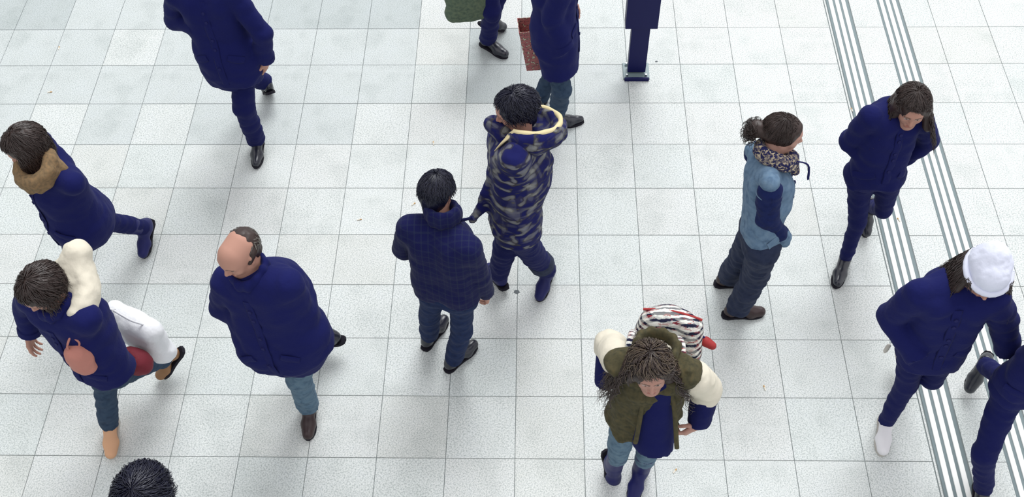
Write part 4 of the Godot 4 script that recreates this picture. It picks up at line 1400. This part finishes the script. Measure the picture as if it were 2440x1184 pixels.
func soft_bag(called: String, label: String, category: String, at: Vector3, col: String, half: Vector3, turn: float, band: String, hang: Vector3) -> void:
	var o := thing(called, label, category, at)
	var b := Basis(Vector3.UP, turn)
	var F := Field.new()
	var r := half.z
	for e in [-1, 1]:
		F.cap(b * Vector3(e * (half.x - r), -half.y + r, 0), b * Vector3(e * (half.x - r) * 0.9, half.y - r, 0), r, r * 0.75, 0.05)
		F.cap(b * Vector3(-half.x + r, e * (half.y - r), 0), b * Vector3(half.x - r, e * (half.y - r), 0), r, r, 0.05)
	F.cap(b * Vector3(-half.x * 0.4, 0, 0), b * Vector3(half.x * 0.4, 0, 0), r * 1.1, r * 1.1, 0.08)
	F.cap(b * Vector3(0, -half.y * 0.5, 0), b * Vector3(0, half.y * 0.5, 0), r, r, 0.08)
	fold_noise(F, 0.008, 10.0, 3)
	mesh_later(part("bag_body", null, mats[col], o), [[F, 0.0105]])
	for e in [-1, 1]:
		var p: Vector3 = b * Vector3(e * half.x * 0.55, half.y - 0.01, 0)
		tube_part("handle", curve_pts([p, p.lerp(hang - at, 0.5) + b * Vector3(e * 0.02, 0, 0.01), hang - at], 4), range(9).map(func(_k): return 0.006), mats[band], o, 6)
	if col != band:
		var pts := []
		for k in 9:
			pts.append(b * Vector3(lerpf(-half.x * 0.95, half.x * 0.95, k / 8.0), half.y * 0.55, r * 0.95))
		tube_part("band", pts, range(9).map(func(_k): return 0.018), mats[band], o, 8, 0.4, b * Vector3(0, 0, 1))

func woman_long_hair() -> void:
	var f := figure("rightwoman", "bareheaded woman with long brown hair in dark clothes, elbows out, across the white strips", 188, 6, 0, 0.95)
	body_mesh(f, [false, false])
	var F := Field.new()
	torso_cloth(f, F, 0.018, 0.05, 0.0)
	sleeves(f, F, 0.026, [0.98, 0.98])
	var jk := coat_part(f, F, "navy", "jacket", 0.0125, 0.008, 7.0, 23)
	coat_trim(f, F, jk, "navy", 0, 5, false)
	trousers(f, "black_trouser", 0.088, 0.06, 0.046, 24, 0.006)
	shoe(f, "L", "shoe_black", "sole_dark", 0.1, 0.5)
	shoe(f, "R", "shoe_black", "sole_dark", 0.0, 0.5)
	long_hair(f, "hair_brown", 0.2)

func long_hair(f: Figure, col: String, length: float, spread := 0.0, from := 0.05, grow := 0.02) -> void:
	var H := Field.new()
	hair_cap(f, H, grow, -0.11, 0.05)
	var T := f.head
	for e in [-1, 1]:
		var p := T * Vector3(e * 0.086, 0.0, 0.005)
		var q: Vector3 = p + Vector3.DOWN * length * 0.55 + (T.basis * Vector3(e, 0, 0.1)).normalized() * length * (0.12 + spread) + f.fwd * length * 0.15
		H.cap(p, q, 0.034, 0.024, 0.04)
		H.cap(T * Vector3(e * 0.05, 0, -0.06), T * Vector3(e * 0.06, 0, -0.06) + Vector3.DOWN * length * 0.8 - f.fwd * 0.02, 0.045, 0.04, 0.05)
	var h := hair_part(f, H, col, 0.008, 22.0, Vector3(1, 0.3, 1))
	locks(f, h, col, 1300, length + 0.1, {"grow": 0.023, "r": 0.0023, "edge": 1.6, "until": 1.4, "curl": 0.005, "front": 0.22 if spread == 0.0 else 0.03, "flare": 0.3 + spread, "steps": 11, "part": 1.2, "from": from})

func woman_cap() -> void:
	var f := figure("cap", "person in a white knit cap over long brown hair, dark coat and white shoes", 186, 18, 0, 1.0)
	body_mesh(f, [false, false])
	var F := Field.new()
	torso_cloth(f, F, 0.026, 0.12, 0.0)
	sleeves(f, F, 0.034, [0.98, 0.98])
	var jk := coat_part(f, F, "navy", "coat", 0.013, 0.009, 6.5, 25)
	coat_trim(f, F, jk, "navy", 0.06, 5, false)
	trousers(f, "black_trouser", 0.088, 0.062, 0.05, 26, 0.006)
	shoe(f, "L", "shoe_white", "sole_pale")
	shoe(f, "R", "shoe_white", "sole_pale")
	long_hair(f, "hair_brown", 0.16, 0.06, 1.62, 0.002)
	var T := f.head
	var C := Field.new()
	C.cap(T * Vector3(0, 0.052, -0.035), T * Vector3(0, 0.054, 0.012), 0.1, 0.09, 0.03)
	C.cap(T * Vector3(0, 0.08, -0.05), T * Vector3(0, 0.12, -0.07), 0.072, 0.055, 0.05)
	C.cut(T * Vector3(0, 0.03, 0.0), (T.basis * Vector3(0, -1, -0.1)).normalized())
	fold_noise(C, 0.004, 34.0, 6, Vector3(1, 0.4, 1))
	var cp := part("cap", null, mats["cap_white"], f.node)
	mesh_later(cp, [[C, 0.007]])
	var ring := []
	for k in 25:
		var an := TAU * k / 24.0
		ring.append(T * Vector3(cos(an) * 0.103, 0.036 + 0.002 * sin(an), -0.012 + sin(an) * 0.119))
	tube_part("cap_brim", ring, range(25).map(func(_k): return 0.017), mats["cap_white"], cp, 8)
	# a metal chain with a pale tag at the coat's side
	var p: Vector3 = f.j["RP"] + f.right * 0.115 + f.up * 0.04
	for k in 3:
		tube_part("chain_link", [p + Vector3.DOWN * (0.03 * k), p + Vector3.DOWN * (0.03 * k + 0.022)], [0.006, 0.006], mats["chrome"], f.node, 8)
	tube_part("tag", [p + Vector3.DOWN * 0.1, p + Vector3.DOWN * 0.12, p + Vector3.DOWN * 0.17, p + Vector3.DOWN * 0.19], [0.008, 0.014, 0.013, 0.005], mats["sole_pale"], f.node, 8, 0.5, f.fwd)

func person_edge() -> void:
	var f := figure("edge", "person in dark clothes cut off by the right edge, knee bent in a long stride", 192, 15, 0, 1.03)
	body_mesh(f, [false, false])
	var F := Field.new()
	torso_cloth(f, F, 0.022, 0.06, 0.0)
	sleeves(f, F, 0.024)
	var jk := coat_part(f, F, "navy", "coat", 0.014, 0.009, 6.5, 27)
	coat_trim(f, F, jk, "navy", 0.03, 5, false)
	trousers(f, "black_trouser", 0.082, 0.062, 0.054, 28, 0.008)
	shoe(f, "L", "shoe_black")
	shoe(f, "R", "shoe_black")
	var H := Field.new()
	hair_cap(f, H, 0.014)
	hair_part(f, H, "hair_black")

func person_long_coat() -> void:
	var f := figure("longcoat", "person in knee-length dark coat beside a reddish paper bag, cut by the upper edge", 95, 8, 0, 1.0)
	body_mesh(f, [true, true])
	var F := Field.new()
	torso_cloth(f, F, 0.02, 0.08, 0.0)
	sleeves(f, F, 0.032)
	skirt(f, F, 0.3, 0.1, 0.11)
	var jk := coat_part(f, F, "navy", "coat", 0.014, 0.007, 6.5, 29)
	coat_trim(f, F, jk, "navy", 0.2, 5, true)
	var NC := Field.new()
	collar(f, NC, 0.082, 0.05)
	mesh_later(part("collar", null, mats["navy"], jk), [[NC, 0.009]])
	trousers(f, "trouser_grey", 0.09, 0.07, 0.062, 30, 0.009)
	shoe(f, "L", "shoe_black", "sole_dark", 0.0, 0.8)
	shoe(f, "R", "shoe_black", "sole_dark", 0.0, 0.8)
	var H := Field.new()
	hair_cap(f, H, 0.014)
	hair_part(f, H, "hair_black")
	# a printed paper bag on the far arm
	var at := Vector3(-0.215, 0.5, 0.72)
	var o := thing("paper_bag", "reddish printed paper bag carried behind the knee-length dark coat at the upper edge", "bag", at)
	var b := Basis(Vector3.UP, 0.1)
	var st := SurfaceTool.new()
	st.begin(Mesh.PRIMITIVE_TRIANGLES)
	st.set_smooth_group(-1)
	var w0 := Vector2(0.15, 0.05)
	var w1 := Vector2(0.205, 0.075)
	var rings := []
	for l in [[w0, -0.2], [w1, 0.2], [w1 - Vector2(0.004, 0.004), 0.2], [w0 - Vector2(0.004, 0.004), -0.19]]:
		rings.append([b * Vector3(-l[0].x, l[1], -l[0].y), b * Vector3(l[0].x, l[1], -l[0].y), b * Vector3(l[0].x, l[1], l[0].y), b * Vector3(-l[0].x, l[1], l[0].y)])
	for i in 3:
		for k in 4:
			var k2 := (k + 1) % 4
			var q := [rings[i][k], rings[i + 1][k], rings[i + 1][k2], rings[i][k2]]
			for e in [0, 2, 1, 0, 3, 2]:
				st.add_vertex(q[e])
	for i in [0, 3]:
		var q: Array = rings[i]
		for e in ([0, 2, 1, 0, 3, 2] if i == 0 else [0, 1, 2, 0, 2, 3]):
			st.add_vertex(q[e])
	st.generate_normals()
	part("bag_body", st.commit(), mats["paper_red"], o)
	for e in [-1, 1]:
		tube_part("handle", curve_pts([b * Vector3(-0.07, 0.2, e * 0.06), b * Vector3(-0.03, 0.33, 0), b * Vector3(0.03, 0.33, 0), b * Vector3(0.07, 0.2, e * 0.06)], 4), range(13).map(func(_k): return 0.004), mats["paper_red"], o, 6)

func person_olive_bag() -> void:
	var f := figure("topbag", "person in dark trousers walking right, only the legs seen at the upper edge", 118, 8, 0, 1.0)
	body_mesh(f, [true, true])
	var F := Field.new()
	torso_cloth(f, F, 0.03, 0.06)
	sleeves(f, F, 0.028)
	var jk := coat_part(f, F, "navy", "jacket", 0.015, 0.006, 6.5, 31)
	coat_trim(f, F, jk, "navy", 0.02, 5, true)
	var NC := Field.new()
	collar(f, NC, 0.082, 0.05)
	mesh_later(part("collar", null, mats["navy"], jk), [[NC, 0.009]])
	trousers(f, "black_trouser", 0.092, 0.07, 0.07, 32, 0.008)
	shoe(f, "L", "shoe_black")
	shoe(f, "R", "shoe_black")
	var H := Field.new()
	hair_cap(f, H, 0.014)
	hair_part(f, H, "hair_black")
	soft_bag("shoulder_bag", "olive canvas bag hanging beside the legs at the upper edge", "bag", Vector3(-0.79, 0.55, 0.33), "canvas_olive", Vector3(0.17, 0.14, 0.06), 0.2, "canvas_olive", f.node.position + f.j["RS"] + Vector3(0, 0.06, 0))

func person_bottom() -> void:
	var f := figure("bottom", "person whose dark haired crown alone shows at the bottom edge", 178, 12, 0, 1.0)
	body_mesh(f, [true, true])
	var F := Field.new()
	torso_cloth(f, F, 0.035, 0.1)
	sleeves(f, F, 0.03)
	var jk := coat_part(f, F, "navy", "coat", 0.015, 0.007, 6.5, 33)
	coat_trim(f, F, jk, "navy", 0.05, 5, true)
	var NC := Field.new()
	collar(f, NC, 0.082, 0.05)
	mesh_later(part("collar", null, mats["navy"], jk), [[NC, 0.009]])
	trousers(f, "black_trouser", 0.09, 0.07, 0.062, 34, 0.006)
	shoe(f, "L", "shoe_black")
	shoe(f, "R", "shoe_black")
	var H := Field.new()
	hair_cap(f, H, 0.034, -0.09)
	var h := hair_part(f, H, "hair_black", 0.01, 18.0, Vector3.ONE)
	locks(f, h, "hair_black", 1300, 0.09, {"grow": 0.037, "r": 0.0026, "edge": 1.7, "until": 1.5, "curl": 0.01})

func post() -> void:
	var at := Vector3(0.475, 0, 0.49)
	var o := thing("sign_post", "dark flat signpost on a bolted metal foot beside the upper edge", "post", at)
	var w := part("shaft", bevel_box(Vector3(0.135, 0.46, 0.07), 0.003), mats["post_paint"], o)
	w.position = Vector3(0, 0.03, 0)
	var head := part("sign_box", bevel_box(Vector3(0.235, 1.5, 0.1), 0.004), mats["post_paint"], o)
	head.position = Vector3(0.0, 0.48, 0)
	part("foot_plate", bevel_box(Vector3(0.2, 0.012, 0.17), 0.003), mats["post_metal"], o)
	var lip := part("foot_bar", bevel_box(Vector3(0.185, 0.03, 0.018), 0.004), mats["post_paint"], o)
	lip.position = Vector3(0.0, 0.0, 0.095)
	for x in [-0.072, 0.072]:
		for z in [-0.06, 0.062]:
			tube_part("bolt", [Vector3(x, 0.01, z), Vector3(x, 0.026, z), Vector3(x, 0.034, z)], [0.012, 0.012, 0.007], mats["chrome"], o, 10)
